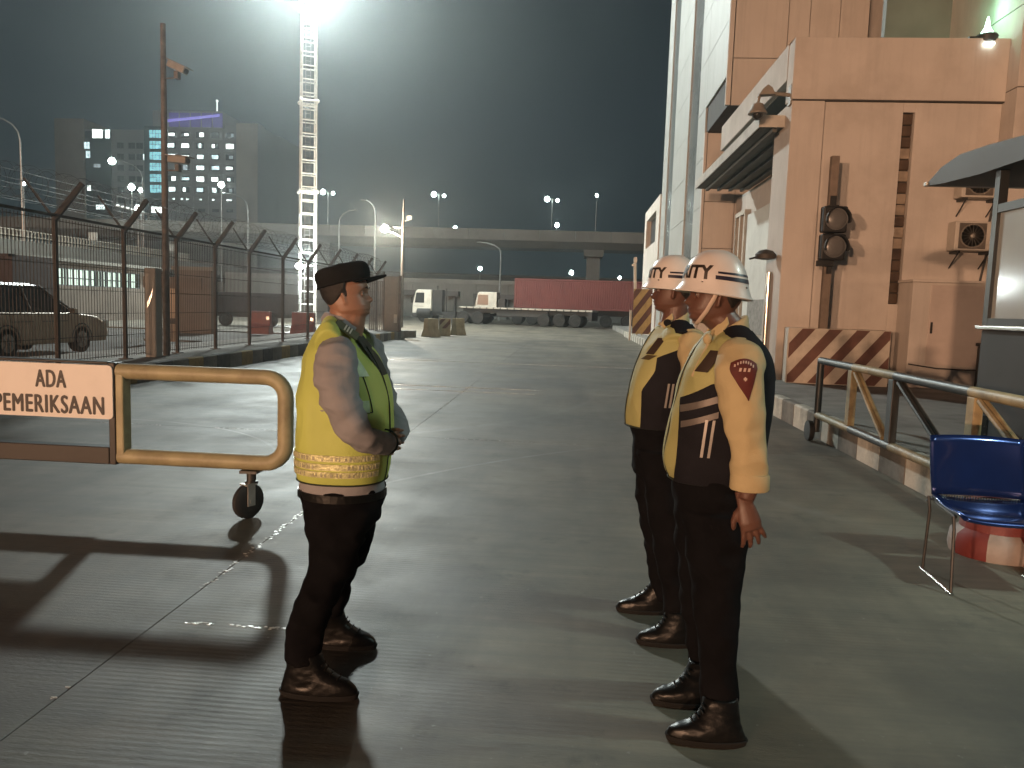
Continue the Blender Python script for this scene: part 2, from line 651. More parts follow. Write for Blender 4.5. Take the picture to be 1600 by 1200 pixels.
for zz in (12.0, 20.0, 28.0):
    b = MB()
    w = legx(zz) + 0.1
    for i in range(4):
        (ax, ay), (bx, by) = corners[i], corners[(i + 1) % 4]
        b.tube([(ax * w, ay * w, zz), (bx * w, by * w, zz)], 0.10, 8)
        b.ball((ax * w, ay * w, zz), 0.17, 0.17, 0.17, 8, 6)
    b.build("collar", MATS["white mast paint"], mast, smooth='auto')
b = MB()
for i in range(75):
    b.tube([(-0.22, 0.35, 1 + i * 0.42), (0.22, 0.35, 1 + i * 0.42)], 0.018, 5)
for s in (-0.22, 0.22):
    b.tube([(s, 0.35, 0.4), (s, 0.35, 32.6)], 0.025, 5)
b.build("ladder", M_galv, mast)
b = MB()
b.lathe([(1.5, H - 0.15), (1.62, H - 0.15), (1.62, H + 0.1), (1.5, H + 0.1)], 24)
b.build("head_ring", M_galv, mast)
b = MB()
b.box(-0.30, 0.30, -0.12, 0.16, -0.25, 0.25)
b.box(-0.05, 0.05, 0.16, 0.45, -0.05, 0.05)
fl0 = None
M_flood = emat("floodlight glass", (0.88, 1.0, 0.97), 260.0)
for i in range(12):
    a = 2 * pi * i / 12
    bb = MB()
    T = Matrix.Translation((1.75 * cos(a), 1.75 * sin(a), H - 0.25)) @ Matrix.Rotation(a + pi / 2, 4, 'Z') @ Matrix.Rotation(radians(-28), 4, 'X')
    bb.box(-0.34, 0.34, -0.02, 0.26, -0.28, 0.28, M=T)
    head = bb.build("floodlight_head", M_dark, mast, bevel=0.02)
    bb = MB()
    bb.box(-0.30, 0.30, -0.045, -0.021, -0.24, 0.24, M=T)
    bb.build("floodlight_glass", M_flood, head)
lamp("mast_light", 'POINT', mast, (0, 0, H - 0.9), MAST_W, WHITE_COOL, 1.0)
b = MB()
b.lathe([(0.02, -0.3), (0.26, -0.26), (0.34, 0.0), (0.2, 0.16), (0.03, 0.18)], 12, c=(-0.87, -1.0, 5.2), axis='y')
b.tube([(-0.87, -0.6, 5.2), (-0.87, -0.8, 5.2)], 0.05, 6)
lh = b.build("lower_floodlight", M_dark, mast, smooth='auto')
b = MB()
b.ball((-0.87, -1.32, 5.2), 0.30, 0.05, 0.30)
b.build("lamp_glass", emat("lower floodlight glass", (0.9, 1, 1), 300.0), lh, smooth=True)
lamp("lower_mast_light", 'POINT', mast, (-0.87, -1.7, 5.2), MAST_LOW_W, WHITE_COOL, 0.25)

# ---- street lamps
def street_lamp(x, y, h, label, arm=0.0, lit=True, heads=1, base=0.0, r=0.09, size=0.34, warm=False, power=0.0):
    t = thing("street_lamp", label, "street lamp", (x, y, base), 0, "street lamps beyond the yard")
    b = MB()
    if arm:
        L = abs(arm)
        s = 1 if arm > 0 else -1
        pts = [(0, 0, 0), (0, 0, h * 0.80), (0.02 * s, 0, h * 0.88)] + [(s * L * (1 - cos(q)), 0, h * 0.88 + h * 0.12 * sin(q)) for q in (0.4, 0.8, 1.2, pi / 2)]
        b.tube(pts, [r, r * 0.8, r * 0.75] + [r * 0.6] * 4, 8)
        tips = [(s * L, h)]
    else:
        b.tube([(0, 0, 0), (0, 0, h)], [r, r * 0.6], 8)
        tips = [(-0.0, h)] if heads == 1 else [(-0.75, h - 0.05), (0.75, h - 0.25)]
        if heads == 2:
            b.tube([(-0.75, 0, h - 0.05), (0, 0, h - 0.25), (0.75, 0, h - 0.25)], r * 0.5, 6)
    b.build("pole", M_galv, t, smooth='auto')
    for i, (tx, tz) in enumerate(tips):
        k = size * (1 if i == 0 else 0.62)
        b = MB()
        b.lathe([(0.05, 0.30 * k), (0.7 * k, 0.18 * k), (0.9 * k, -0.05 * k), (0.8 * k, -0.10 * k)], 12, c=(tx, 0, tz))
        hd = b.build("lamp_head", M_galv, t, smooth='auto')
        if lit:
            b = MB()
            b.ball((tx, 0, tz - 0.2 * k), 0.72 * k, 0.72 * k, 0.72 * k, 12, 8)
            b.build("diffuser", M_warmglow if warm else M_lampglow, hd, smooth=True)
    if power:
        lamp("street_light", 'POINT', t, (tips[0][0], 0, tips[0][1] - 0.9), power, SODIUM if warm else WHITE_COOL, 0.3)
    return t
street_lamp(-36.3, 112, 6.3, "twin headed street lamp on the flyover just right of the lattice mast", heads=2, base=11.2, size=0.5)
street_lamp(-19.9, 112, 6.3, "twin headed street lamp on the flyover above the flatbed's cab", heads=2, base=11.2, size=0.5)
street_lamp(-3.5, 112, 6.0, "twin headed street lamp on the flyover above the red container's middle", heads=2, base=11.2, size=0.5)
street_lamp(2.8, 112, 6.6, "small street lamp on the flyover directly above its pillar", base=11.2, size=0.32)
street_lamp(-19.3, 124, 2.7, "low street lamp on the flyover between two twin headed lamps", base=11.2, size=0.45)
street_lamp(-3.0, 124, 3.6, "low street lamp on the flyover beside the twin headed lamp over the container", base=11.2, size=0.48)
street_lamp(-14.6, 120, 7.4, "distant street lamp under the flyover left of the red container", size=0.42, r=0.1)
street_lamp(-0.4, 120, 7.2, "distant street lamp under the flyover left of its pillar", size=0.45, r=0.1)
street_lamp(7.0, 120, 6.6, "distant street lamp under the flyover right of its pillar", size=0.34, r=0.1)
street_lamp(-25.7, 122, 5.4, "tiny distant lamp above the white truck cab", size=0.3, r=0.08)
street_lamp(-57.6, 100, 19.2, "tall curved arm street lamp in front of the left hospital block", arm=-4.2, size=0.62)
street_lamp(-61.5, 104, 16.4, "bright lamp on the ramp left of the lit hospital windows", size=0.6)
street_lamp(-60.2, 104, 16.0, "smaller lamp on the ramp beside the brighter one by the hospital", size=0.42)
street_lamp(-58.9, 101, 13.2, "bright lamp in front of the pole of the tall curved arm lamp", size=0.55)
street_lamp(-46.8, 100, 16.4, "bright lamp in front of the lower right hospital windows", size=0.55)
street_lamp(-43.2, 100, 15.2, "unlit curved arm lamp standing before the hospital's right end", arm=-3.2, lit=False)
street_lamp(-74.3, 100, 15.9, "small lamp far left above the barbed wire", size=0.32)
street_lamp(-52.2, 70, 17.6, "unlit tall curved arm lamp at the far left edge", arm=-2.6, lit=False, r=0.12)
street_lamp(-8.0, 84, 8.4, "unlit curved arm lamp standing behind the red container", arm=-2.4, lit=False, r=0.11)
street_lamp(-19.3, 74, 11.3, "slim curved arm lamp post right of the signal post", arm=-1.2, lit=False, r=0.13)
street_lamp(-27.2, 88, 12.0, "dim curved arm lamp left of the signal post", arm=1.8, lit=False, r=0.12)

# ---- flyover
fo = thing("flyover", "long concrete flyover crossing behind the yard with parapet and pale square pier", "bridge", (0, 110, 0))
b = MB()
b.prism([(-1.0, 11.2), (9.0, 11.2), (9.0, 10.9), (6.4, 9.95), (0.6, 9.95), (-1.0, 10.9)], 'x', -150, 45)
b.build("deck", M_conc, fo)
b = MB()
x = -150
while x < 45:
    b.prism([(-1.05, 10.85), (-1.05, 12.35), (-0.85, 12.35), (-0.7, 11.3), (-0.7, 10.85)], 'x', x + 0.03, x + 4.97)
    x += 5
b.build("parapet", mat("parapet concrete", (0.22, 0.213, 0.19), 0.85, var=0.2, scale=0.6, dirt=0.5, dscale=0.3), fo)
for px in (2.7, -37, -77, -117):
    b = MB()
    b.box(px - 0.95, px + 0.95, 2.2, 4.8, -0.05, 9.0)
    b.prism([(px - 1.3, 9.0), (px + 1.3, 9.0), (px + 1.45, 9.96), (px - 1.45, 9.96)], 'y', 0.7, 6.2)
    b.build("pillar", M_conc, fo, smooth='auto')
# faint second carriageway farther back
fo2 = thing("flyover", "darker second flyover seen low behind the first one", "bridge", (0, 168, 0))
b = MB()
b.prism([(-1, 8.4), (8, 8.4), (8, 8.1), (6, 7.3), (0, 7.3), (-1, 8.1)], 'x', -200, 60)
b.build("deck", M_conc, fo2)
for px in (-60, -20, 20):
    b = MB()
    b.lathe([(0.9, 0), (0.9, 7.35)], 12, c=(px, 3, 0))
    b.build("pillar", M_conc, fo2)

# ---- low wall of an approach ramp right behind the trucks
lw = thing("retaining_wall", "low grey concrete wall running behind the truck cabs", "wall", (0, 95, 0))
xx = -44
while xx < 12:
    b = MB()
    b.box(xx + 0.02, xx + 3.98, 0, 0.5, -0.05, 4.15)
    b.box(xx + 0.4, xx + 3.6, -0.03, 0.0, 0.6, 3.4)
    b.build("panel", M_conc, lw)
    xx += 4
b = MB()
b.box(-44, 12, -0.12, 0.7, 4.152, 4.7)
b.build("coping", MATS["parapet concrete"], lw)
b = MB()
b.box(-22, -14, -1.2, -0.2, 2.6, 3.2)
b.box(-12.2, -4.0, -1.2, -0.2, 2.4, 3.0)
b.build("pipe_rack", M_dark, lw)
b = MB()
for px in (-21.5, -18, -14.5, -11.8, -8, -4.4):
    b.box(px - 0.1, px + 0.1, -0.9, -0.7, -0.05, 2.6)
b.build("rack_posts", M_dark, lw)

# ---- ramp at left with parapet rail
rp = thing("road_ramp", "raised concrete road ramp with railing behind the fence at left", "bridge", (-47, 0, 0))
b = MB()
b.prism([(-9, 5.0), (0, 5.0), (0, 4.4), (-1.6, 3.9), (-7.5, 3.9), (-9, 4.4)], 'y', 30, 150)
b.build("deck", M_conc, rp)
b = MB()
y = 30
while y < 150:
    b.box(-0.25, 0.0, y + 0.02, y + 3.98, 5.0, 5.75)
    y += 4
b.build("parapet", MATS["parapet concrete"], rp)
b = MB()
y = 30
while y < 92:
    b.box(-0.16, -0.08, y, y + 0.06, 5.75, 6.6)
    y += 0.45
b.box(-0.18, -0.06, 30, 92, 6.6, 6.68)
b.box(-0.18, -0.06, 30, 92, 6.15, 6.20)
b.build("railing", mat("pale railing paint", (0.55, 0.50, 0.42), 0.6, var=0.15), rp, kind="stuff")
for y in (36, 56, 76, 96, 116, 136):
    b = MB()
    b.box(-6.6, -2.4, y - 0.8, y + 0.8, -0.05, 3.95)
    b.build("pillar", M_conc, rp)
def road_sign(x, y, z0, z1, w, label):
    t = thing("road_sign", label, "sign", (x, y, z0))
    b = MB()
    b.tube([(0, 0.04, 0), (0, 0.04, z1 - z0)], 0.05, 6)
    b.build("post", M_galv, t)
    b = MB()
    b.box(-w / 2, w / 2, -0.03, 0.0, z1 - z0 - 0.75, z1 - z0)
    b.build("plate", mat("pale sign plate", (0.55, 0.56, 0.52), 0.5, var=0.1), t, bevel=0.02)
road_sign(-47.2, 73, 5.0, 7.45, 0.9, "small pale plate sign on the ramp, the left one of two")
road_sign(-47.2, 88, 5.0, 7.5, 0.8, "small pale plate sign on the ramp, the right one beside the pole")

# ---- hospital blocks far left
M_hosp = mat("hospital render", (0.55, 0.50, 0.42), 0.85, var=0.1, scale=0.05, dirt=0.3, dscale=0.06)
M_hosp2 = mat("hospital grey cladding", (0.34, 0.35, 0.35), 0.8, var=0.1, scale=0.06)
M_teal = mat("dark teal curtain wall", (0.035, 0.075, 0.085), 0.35, var=0.3, scale=0.2)
M_win_dark = mat("unlit window glass", (0.05, 0.06, 0.065), 0.2, var=0.3)
W_BR = [emat("bright office window %d" % i, c, s, 0.75, v) for i, (c, s, v) in enumerate((((0.85, 1, 0.98), 3.2, 1.1), ((0.75, 0.97, 1.0), 1.9, 1.4), ((0.92, 1, 0.95), 4.5, 0.9), ((0.8, 0.95, 1.0), 0.6, 1.2)))]
M_cyan = emat("cyan lit glazing", (0.36, 0.90, 1.0), 1.2, 0.75, 1.3)
M_mull = mat("window frame dark", (0.06, 0.07, 0.075), 0.5)
rw = random.Random(21)
def window(parent, x, z, w, h, m, y=0.0, mull=2):
    b = MB()
    b.box(x - w / 2 - 0.1, x + w / 2 + 0.1, y - 0.10, y - 0.02, z - h / 2 - 0.1, z - h / 2)
    b.box(x - w / 2 - 0.1, x + w / 2 + 0.1, y - 0.10, y - 0.02, z + h / 2, z + h / 2 + 0.1)
    for i in range(mull + 2):
        q = x - w / 2 + w * i / (mull + 1)
        b.box(q - 0.05, q + 0.05, y - 0.09, y - 0.025, z - h / 2, z + h / 2)
    b.box(x - w / 2, x + w / 2, y - 0.088, y - 0.027, z + 0.1, z + 0.18)
    f = b.build("window", M_mull, parent)
    b = MB()
    b.box(x - w / 2, x + w / 2, y - 0.06, y - 0.04, z - h / 2, z + h / 2)
    b.build("pane", m, f)
YB = 220
hr = thing("hospital_building", "wide multi storey hospital block with many lit windows and purple crown", "building", (0, YB, 0))
b = MB()
b.box(-125.4, -98.3, 0, 22, -0.05, 49.8)
b.box(-98.3, -92.0, -0.5, 20, -0.05, 51.0)
b.build("wall", M_hosp2, hr)
b = MB()
b.box(-98.2, -91.9, -0.62, -0.5, -0.05, 51.3)
b.build("end_wall", M_hosp, hr)
b = MB()
b.box(-126, -119.7, -0.25, 0, 20, 50.2)
b.build("glazed_bay", M_teal, hr)
b = MB()
b.box(-119.6, -98.3, -0.14, 0, -0.05, 22.8)
b.build("podium", M_hosp, hr)
zr = [48.0, 44.9, 41.8, 38.7, 35.5, 32.4]
for i, z in enumerate(zr):
    window(hr, -122.4, z, 3.9, 2.2, M_cyan, -0.25, 3)
    for j, x in enumerate((-117.8, -113.6, -109.2, -104.7, -100.3)):
        if i == 3 and j < 1:
            continue
        full = rw.random()
        window(hr, x + rw.uniform(-.1, .1), z, 2.3, 1.5, M_win_dark, -0.02, 2)
        if full < 0.93:
            wd = rw.choice((0.8, 1.2, 1.9, 2.2))
            b = MB()
            xo = rw.uniform(-0.5, 0.5) * (2.3 - wd)
            hh = rw.uniform(0.6, 1.4)
            b.box(x + xo - wd / 2, x + xo + wd / 2, -0.13, -0.08, z - hh / 2, z + hh / 2)
            b.build("lit_pane", W_BR[rw.choice((0, 0, 1, 2, 2, 3))], hr)
for x in (-117.3, -114.8, -113.2, -109.2, -105.4, -100.6):
    window(hr, x, 29.7, 0.8 if x < -101 else 1.7, 0.5, W_BR[0], -0.02, 1)
for x in (-108.8, -104.6, -100.3):
    window(hr, x, 26.6, 2.0, 0.7, M_win_dark, -0.15, 1)
window(hr, -122.3, 26.4, 3.6, 1.7, W_BR[2], -0.25, 2)
b = MB()
for z in (46.4, 43.3, 40.2, 37.1, 33.9, 30.9):
    b.box(-119.6, -98.35, -0.30, -0.01, z - 0.18, z + 0.18)
b.build("floor_band", M_hosp2, hr, kind="stuff")
b = MB()
for x in (-115.7, -111.4, -107.0, -102.5):
    b.box(x - 0.18, x + 0.18, -0.22, -0.015, 23.0, 49.8)
b.build("pilaster", M_hosp2, hr, kind="stuff")
for x, w, h in ((-101.5, 2.2, 1.6), (-96.5, 2.8, 2.2), (-123, 1.6, 1.2)):
    b = MB()
    b.box(x - w, x + w, 4, 9, 49.81, 50.3 + h)
    b.build("roof_plant", M_hosp2, hr)
b = MB()
b.box(-124.5, -103.8, 2, 16, 49.8, 55.2)
cr_ = b.build("crown", M_hosp2, hr)
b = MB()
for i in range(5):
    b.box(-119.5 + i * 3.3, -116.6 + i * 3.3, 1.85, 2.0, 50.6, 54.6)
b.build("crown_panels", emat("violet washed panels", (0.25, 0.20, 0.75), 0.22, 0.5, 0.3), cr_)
b = MB()
b.prism([(-119.8, 51.9), (-104.2, 53.6), (-104.2, 54.3), (-119.8, 52.6)], 'y', 1.6, 1.8)
b.build("light_bar", emat("violet light bar", (0.36, 0.30, 0.95), 0.6), cr_)
b = MB()
b.tube([(-106, 4, 55.2), (-106, 4, 58.4)], 0.12, 6)
b.ball((-106, 4, 58.6), 0.35, 0.35, 0.35, 8, 6)
b.build("beacon", W_BR[2], hr)
hl = thing("hospital_building", "left hospital block with a few lit windows and pale end wall", "building", (0, YB + 2, 0))
b = MB()
b.box(-154.5, -145.5, -0.5, 20, -0.05, 52.4)
b.build("end_wall", M_hosp, hl)
b = MB()
b.box(-145.4, -125.6, 0, 20, -0.05, 49.6)
b.build("wall", M_hosp2, hl)
b = MB()
b.box(-145.2, -137.3, -0.3, 0, 20, 49.0)
b.build("glazed_bay", M_teal, hl)
window(hl, -141.3, 48.2, 3.2, 2.5, W_BR[2], -0.3, 3)
window(hl, -138.2, 48.2, 1.5, 2.5, W_BR[0], -0.3, 1)
window(hl, -144.6, 44.8, 1.7, 1.9, W_BR[1], -0.3, 1)
window(hl, -144.3, 42.2, 1.4, 2.0, W_BR[1], -0.3, 1)
window(hl, -141.6, 39.0, 2.2, 1.0, W_BR[3], -0.3, 1)
window(hl, -144.2, 32.5, 1.2, 1.5, W_BR[2], -0.3, 1)
window(hl, -127.2, 41.8, 1.0, 1.7, W_BR[0], 0, 1)
window(hl, -140.8, 27.0, 2.8, 1.3, W_BR[0], -0.3, 3)
for z in (45, 41.8, 38.6, 35.4, 32.2, 29):
    for x in (-134.5, -131.0, -128.6):
        window(hl, x, z, 2.0, 1.5, M_win_dark, 0, 1)
hf = thing("hospital_building", "dim grey slab building rising behind the hospital's right end", "building", (0, 236, 0))
b = MB()
b.box(-99, -92.0, 0, 18, -0.05, 51.5)
b.build("wall", M_hosp2, hf)
cv = thing("hospital_canopy", "sloping covered walkway roof with a row of small lights below the hospital", "canopy", (0, 206, 0))
b = MB()
b.prism([(-126.8, 26.0), (-118.0, 24.0), (-118.0, 23.4), (-126.8, 25.4)], 'y', 0, 5)
b.build("roof", M_hosp, cv)
for i in range(6):
    b = MB()
    b.box(-126.2 + i * 1.4, -125.4 + i * 1.4, -0.2, -0.05, 25.7 - i * 0.32, 25.95 - i * 0.32)
    b.build("strip_light", W_BR[2], cv)
b = MB()
for x in (-126, -122, -118.4):
    b.box(x - 0.2, x + 0.2, 2, 2.4, -0.05, 24.2)
b.build("column", M_hosp, cv)

# ---- office beyond the fence with a lit window strip
M_offwall = mat("office wall", (0.12, 0.10, 0.082), 0.85, var=0.18, scale=0.8, dirt=0.5, dscale=0.5)
of = thing("toll_office", "low office building with a strip of lit barred windows behind the fence", "building", (-26, 0, 0))
b = MB()
b.box(-6, 0, 27, 47, -0.05, 1.85)
b.box(-6, 0, 27, 47, 2.75, 3.05)
b.box(-6, -0.4, 27, 47, 1.85, 2.75)
for y0, y1 in ((27, 35.6), (44.7, 47)):
    b.box(-0.4, 0, y0, y1, 1.85, 2.75)
b.build("wall", M_offwall, of)
b = MB()
b.box(-6.3, 0.4, 26.6, 47.4, 3.05, 3.22)
b.build("roof", M_conc, of)
M_offwin = emat("fluorescent lit window", (0.80, 1.0, 0.86), 0.95, 0.35, 2.0)
for (y0, y1) in ((35.7, 37.0), (37.3, 37.9), (38.1, 40.9), (41.1, 41.4), (41.5, 42.9), (43.0, 43.6), (43.8, 44.6)):
    b = MB()
    n = max(1, int((y1 - y0) / 0.42))
    for i in range(n + 1):
        q = y0 + (y1 - y0) * i / n
        b.box(-0.10, -0.02, q - 0.03, q + 0.03, 1.86, 2.74)
    b.box(-0.11, -0.03, y0, y1, 2.22, 2.27)
    b.box(-0.12, -0.01, y0 - 0.04, y1 + 0.04, 1.851, 1.90)
    b.box(-0.12, -0.01, y0 - 0.04, y1 + 0.04, 2.70, 2.749)
    f = b.build("window", M_mull, of)
    b = MB()
    b.box(-0.30, -0.26, y0, y1, 1.86, 2.74)
    b.build("pane", M_offwin, f)

# ================================================================== BUILDINGS AT RIGHT
M_plaster = mat("beige painted plaster", (0.56, 0.51, 0.46), 0.75, var=0.07, scale=1.2, bump=0.2, bscale=25, dirt=0.4, dscale=0.9, dirt_col=(0.30, 0.255, 0.21), streak=0.2)
M_alu = mat("pale aluminium cladding", (0.36, 0.365, 0.345), 0.42, metal=0.15, var=0.05, scale=0.7, dirt=0.3, dscale=0.5, dirt_col=(0.30, 0.28, 0.25), streak=0.4)
M_strip = mat("grey recessed glazing strip", (0.17, 0.185, 0.18), 0.25, var=0.2, scale=0.8)
M_joint = mat("dark panel joint", (0.05, 0.045, 0.04), 0.8)
M_soffit = mat("dark green grey soffit", (0.10, 0.105, 0.095), 0.7, var=0.2, scale=2)
M_white = mat("white painted panel", (0.62, 0.64, 0.60), 0.5, var=0.06, scale=2, dirt=0.2)
M_frame = mat("aluminium frame", (0.40, 0.38, 0.34), 0.4, metal=0.5, var=0.1)
YF = 14.9
low = thing("gate_office", "beige plastered gate office with deep fascia and narrow glass block slit", "building", (0, 0, 0))
b = MB()
# front wall around the slit, z 0.3..5.43
b.box(3.85, 4.44, YF - 0.06, YF + 1.1, 0.25, 5.43)          # corner pier
b.box(4.44, 5.855, YF, YF + 0.4, 0.25, 5.43)
b.box(6.065, 7.56, YF, YF + 0.4, 0.25, 5.43)
b.box(5.855, 6.065, YF, YF + 0.4, 0.25, 1.79)
b.box(5.855, 6.065, YF, YF + 0.4, 5.26, 5.43)
b.box(4.47, 5.84, YF - 0.02, YF + 0.001, 0.25, 1.30)
b.box(4.9, 5.1, YF + 1.1, 24.6, 0.25, 5.05)                 # recessed side wall
b.build("wall", M_plaster, low, bevel=0.012)
b = MB()
b.box(3.83, 7.56, YF - 0.09, YF + 0.35, 5.452, 6.54)
b.box(3.83, 4.10, YF + 0.35, 21.75, 5.90, 6.54)
b.build("fascia", M_plaster, low, bevel=0.012)
b = MB()
b.box(4.10, 7.56, YF + 0.35, 21.75, 6.30, 6.40)
b.build("roof", M_conc, low)
b = MB()
b.box(3.86, 7.56, YF - 0.075, YF + 0.1, 5.43, 5.452)
b.box(4.438, 4.446, YF - 0.004, YF + 0.1, 0.3, 5.43)
b.build("shadow_gap", M_joint, low)
b = MB()
b.box(4.38, 4.46, YF + 1.2, 22.0, 5.20, 5.90)
b.build("dark_clerestory", mat("dark clerestory glass", (0.03, 0.03, 0.03), 0.2), low)
b = MB()
b.box(3.92, 4.38, YF + 1.1, 21.75, 5.86, 5.898)
b.build("clerestory_soffit", M_soffit, low)
M_gb = mat("amber glass block", (0.09, 0.06, 0.04), 0.08, var=0.5, scale=3, spec=0.8)
M_gb2 = mat("pale glass block", (0.30, 0.24, 0.18), 0.12, var=0.4, scale=4, spec=0.8)
rg = random.Random(5)
for k in range(17):
    z0 = 1.80 + k * 0.2035
    b = MB()
    b.box(5.865, 6.055, YF + 0.06 + rg.uniform(0, 0.02), YF + 0.20, z0, z0 + 0.192)
    o = b.build("glass_block", M_gb2 if k in (5, 6, 8, 9, 11, 13) else M_gb, low, bevel=0.02)
b = MB()
b.box(5.86, 6.06, YF + 0.12, YF + 0.16, 1.79, 5.26)
b.build("mortar", M_joint, low)
# canopy
b = MB()
b.box(3.40, 4.9, 15.30, 22.9, 5.08, 5.24)
b.box(3.38, 3.41, 15.28, 22.92, 5.05, 5.27)
b.box(3.41, 4.9, 15.27, 15.30, 5.05, 5.27)
cn = b.build("canopy", mat("pale canopy edge", (0.46, 0.43, 0.38), 0.6, var=0.1, dirt=0.3), low)
b = MB()
b.box(3.44, 4.88, 15.34, 22.86, 5.06, 5.078)
for k in range(4):
    b.box(3.66 + k * 0.32, 3.74 + k * 0.32, 15.4, 22.8, 4.99, 5.06)
b.build("canopy_soffit", M_soffit, cn)
# door and panel painted white to look lit on the recessed wall
d = None
b = MB()
b.box(4.80, 4.90, 19.4, 22.4, 0.3, 4.3)
b.build("white_panel", M_white, low, bevel=0.01)
b = MB()
b.box(4.74, 4.9, 18.9, 19.02, 0.3, 4.35)
b.build("wall_trim", M_frame, low)
b = MB()
for y in (22.5, 23.1, 23.7):
    b.box(4.74, 4.9, y, y + 0.12, 0.3, 4.36)
b.box(4.73, 4.9, 22.5, 23.82, 4.35, 4.47)
df = b.build("door_frame", M_frame, low)
b = MB()
b.box(4.84, 4.9, 22.63, 23.08, 0.3, 4.3)
b.box(4.84, 4.9, 23.23, 23.68, 0.3, 4.3)
b.build("door_leaf", mat("bronze door glass", (0.10, 0.075, 0.055), 0.25, var=0.3), df)
b = MB()
b.box(4.72, 4.79, 19.6, 21.4, 1.0, 1.9)
b.build("notice_board", mat("grey notice board", (0.20, 0.19, 0.17), 0.6, var=0.4, scale=9), low)
b = MB()
b.tube([(3.80, 15.5, 0.3), (3.80, 15.5, 2.35)], 0.045, 10)
b.build("steel_post", mat("polished steel", (0.55, 0.52, 0.47), 0.18, metal=0.9, var=0.05), low, smooth='auto')

# tower
tw = thing("office_tower", "tall office tower clad in pale panels with dark vertical strips", "building", (0, 0, 0))
XT, YT0, YT1, HT = 3.9, 21.8, 36.6, 24.0
b = MB()
b.box(XT + 0.06, 7.5, YT0 + 0.06, YT1 - 0.05, 7.12, HT)
b.box(XT + 0.06, 12, 25.02, YT1 - 0.05, 0.0, HT - 0.01)
b.build("core", M_joint, tw)
zz = [0.3 + 1.52 * i for i in range(16)]
def side_panels(y0, y1, m, x=XT, dx=0.06, lo=0):
    for i in range(lo, len(zz) - 1):
        b = MB()
        b.box(x, x + dx, y0 + 0.008, y1 - 0.008, zz[i] + 0.008, zz[i + 1] - 0.008)
        b.build("side_panel", m, tw, bevel=0.004)
side_panels(25.1, 26.6, M_alu)
side_panels(21.85, 25.1, M_alu, lo=5)
b = MB()
b.box(XT, XT + 0.07, 25.0, 26.6, 0.3, 0.31)
side_panels(28.85, 32.9, M_alu)
side_panels(34.9, 36.6, M_alu)
b = MB()
b.box(XT + 0.05, XT + 0.10, 26.6, 28.85, 0.3, HT - 0.6)
b.box(XT + 0.05, XT + 0.10, 32.9, 34.9, 0.3, HT - 0.6)
b.build("glazing_strip", M_strip, tw)
b = MB()
b.box(XT - 0.02, XT + 0.10, 21.72, 21.84, 7.12, HT)
b.box(XT - 0.015, XT + 0.06, 24.9, 25.09, 0.3, 7.1)
b.build("corner_trim", M_plaster, tw)
M_front = mat("warm grey facade panel", (0.54, 0.49, 0.44), 0.6, var=0.06, scale=0.9, dirt=0.25, dscale=0.7, dirt_col=(0.25, 0.21, 0.17), streak=0.22)
fx = [4.03, 5.42, 5.98, 6.75, 7.5]
fz = [7.12, 8.36, 10.02, 11.7, 13.4, 15.1, 16.8, 18.5, 20.2, 21.9, 23.6]
for i in range(len(fx) - 1):
    for j in range(len(fz) - 1):
        b = MB()
        b.box(fx[i] + 0.009, fx[i + 1] - 0.009, YT0, YT0 + 0.06, fz[j] + 0.009, fz[j + 1] - 0.009)
        b.build("front_panel", M_front, tw, bevel=0.004)
for (x0, x1) in ((3.98, 4.92), (4.92, 6.0)):
    for j, (z0, z1) in enumerate(((0.3, 3.55), (3.55, 5.0), (5.0, 7.1))):
        b = MB()
        b.box(x0 + 0.008, x1 - 0.008, 24.95, 25.01, z0 + 0.008, z1 - 0.008)
        b.build("front_panel", M_front, tw, bevel=0.004)
# added dark wall standing in for shade on the tower front, and the wing at the frame's edge
wg = thing("office_wing", "plain grey beige wing of the office at the right edge", "building", (0, 0, 0))
b = MB()
b.box(7.56, 13, 14.45, 24, 0.25, 5.60)
b.box(7.56, 13, 14.45, 24, 5.615, 7.00)
b.box(7.56, 13, 14.45, 24, 7.015, 12)
b.build("wall", M_plaster, wg, bevel=0.01)
b = MB()
b.box(7.575, 13, 14.47, 23.9, 5.6, 7.02)
b.build("shadow_gap", M_joint, wg)
bk = thing("plant_enclosure", "dark recessed wall behind the green lamp above the gate office roof", "wall", (0, 0, 0))
b = MB()
b.box(6.25, 7.56, 17.2, 17.4, 6.42, 13)
b.build("wall", mat("dark green grey render", (0.15, 0.17, 0.15), 0.7, var=0.15, scale=1.5), bk)  # dark colour stands for the shaded stretch of tower front

# lamp on the roof edge
gl = thing("roof_lamp", "green white bulkhead lamp shining up on the office roof edge", "lamp", (7.20, 14.93, 6.60), 0)
b = MB()
b.lathe([(0.03, -0.14), (0.16, -0.10), (0.19, 0.0), (0.17, 0.03)], 14)
b.box(-0.32, -0.10, -0.05, 0.05, -0.05, -0.01)
b.box(-0.025, 0.025, -0.03, 0.03, -0.22, -0.10)
b.build("housing", M_dark, gl, smooth='auto')
b = MB()
b.lathe([(0.13, 0.031), (0.09, 0.09), (0.05, 0.16), (0.015, 0.34)], 12)
b.build("lens", emat("green white lens", (0.65, 1.0, 0.82), 6.0), gl, smooth='auto')
b = MB()
b.ball((-0.07, -0.16, -0.17), 0.045, 0.03, 0.03, 10, 6)
b.ball((0.02, -0.16, -0.165), 0.055, 0.03, 0.035, 10, 6)
b.build("spot_lens", emat("white spot lens", (0.85, 1.0, 0.92), 9.0), gl, smooth=True)
lamp("roof_light", 'POINT', gl, (0.0, 0.25, 0.55), ROOF_LED_W, (0.35, 1.0, 0.62), 0.12)

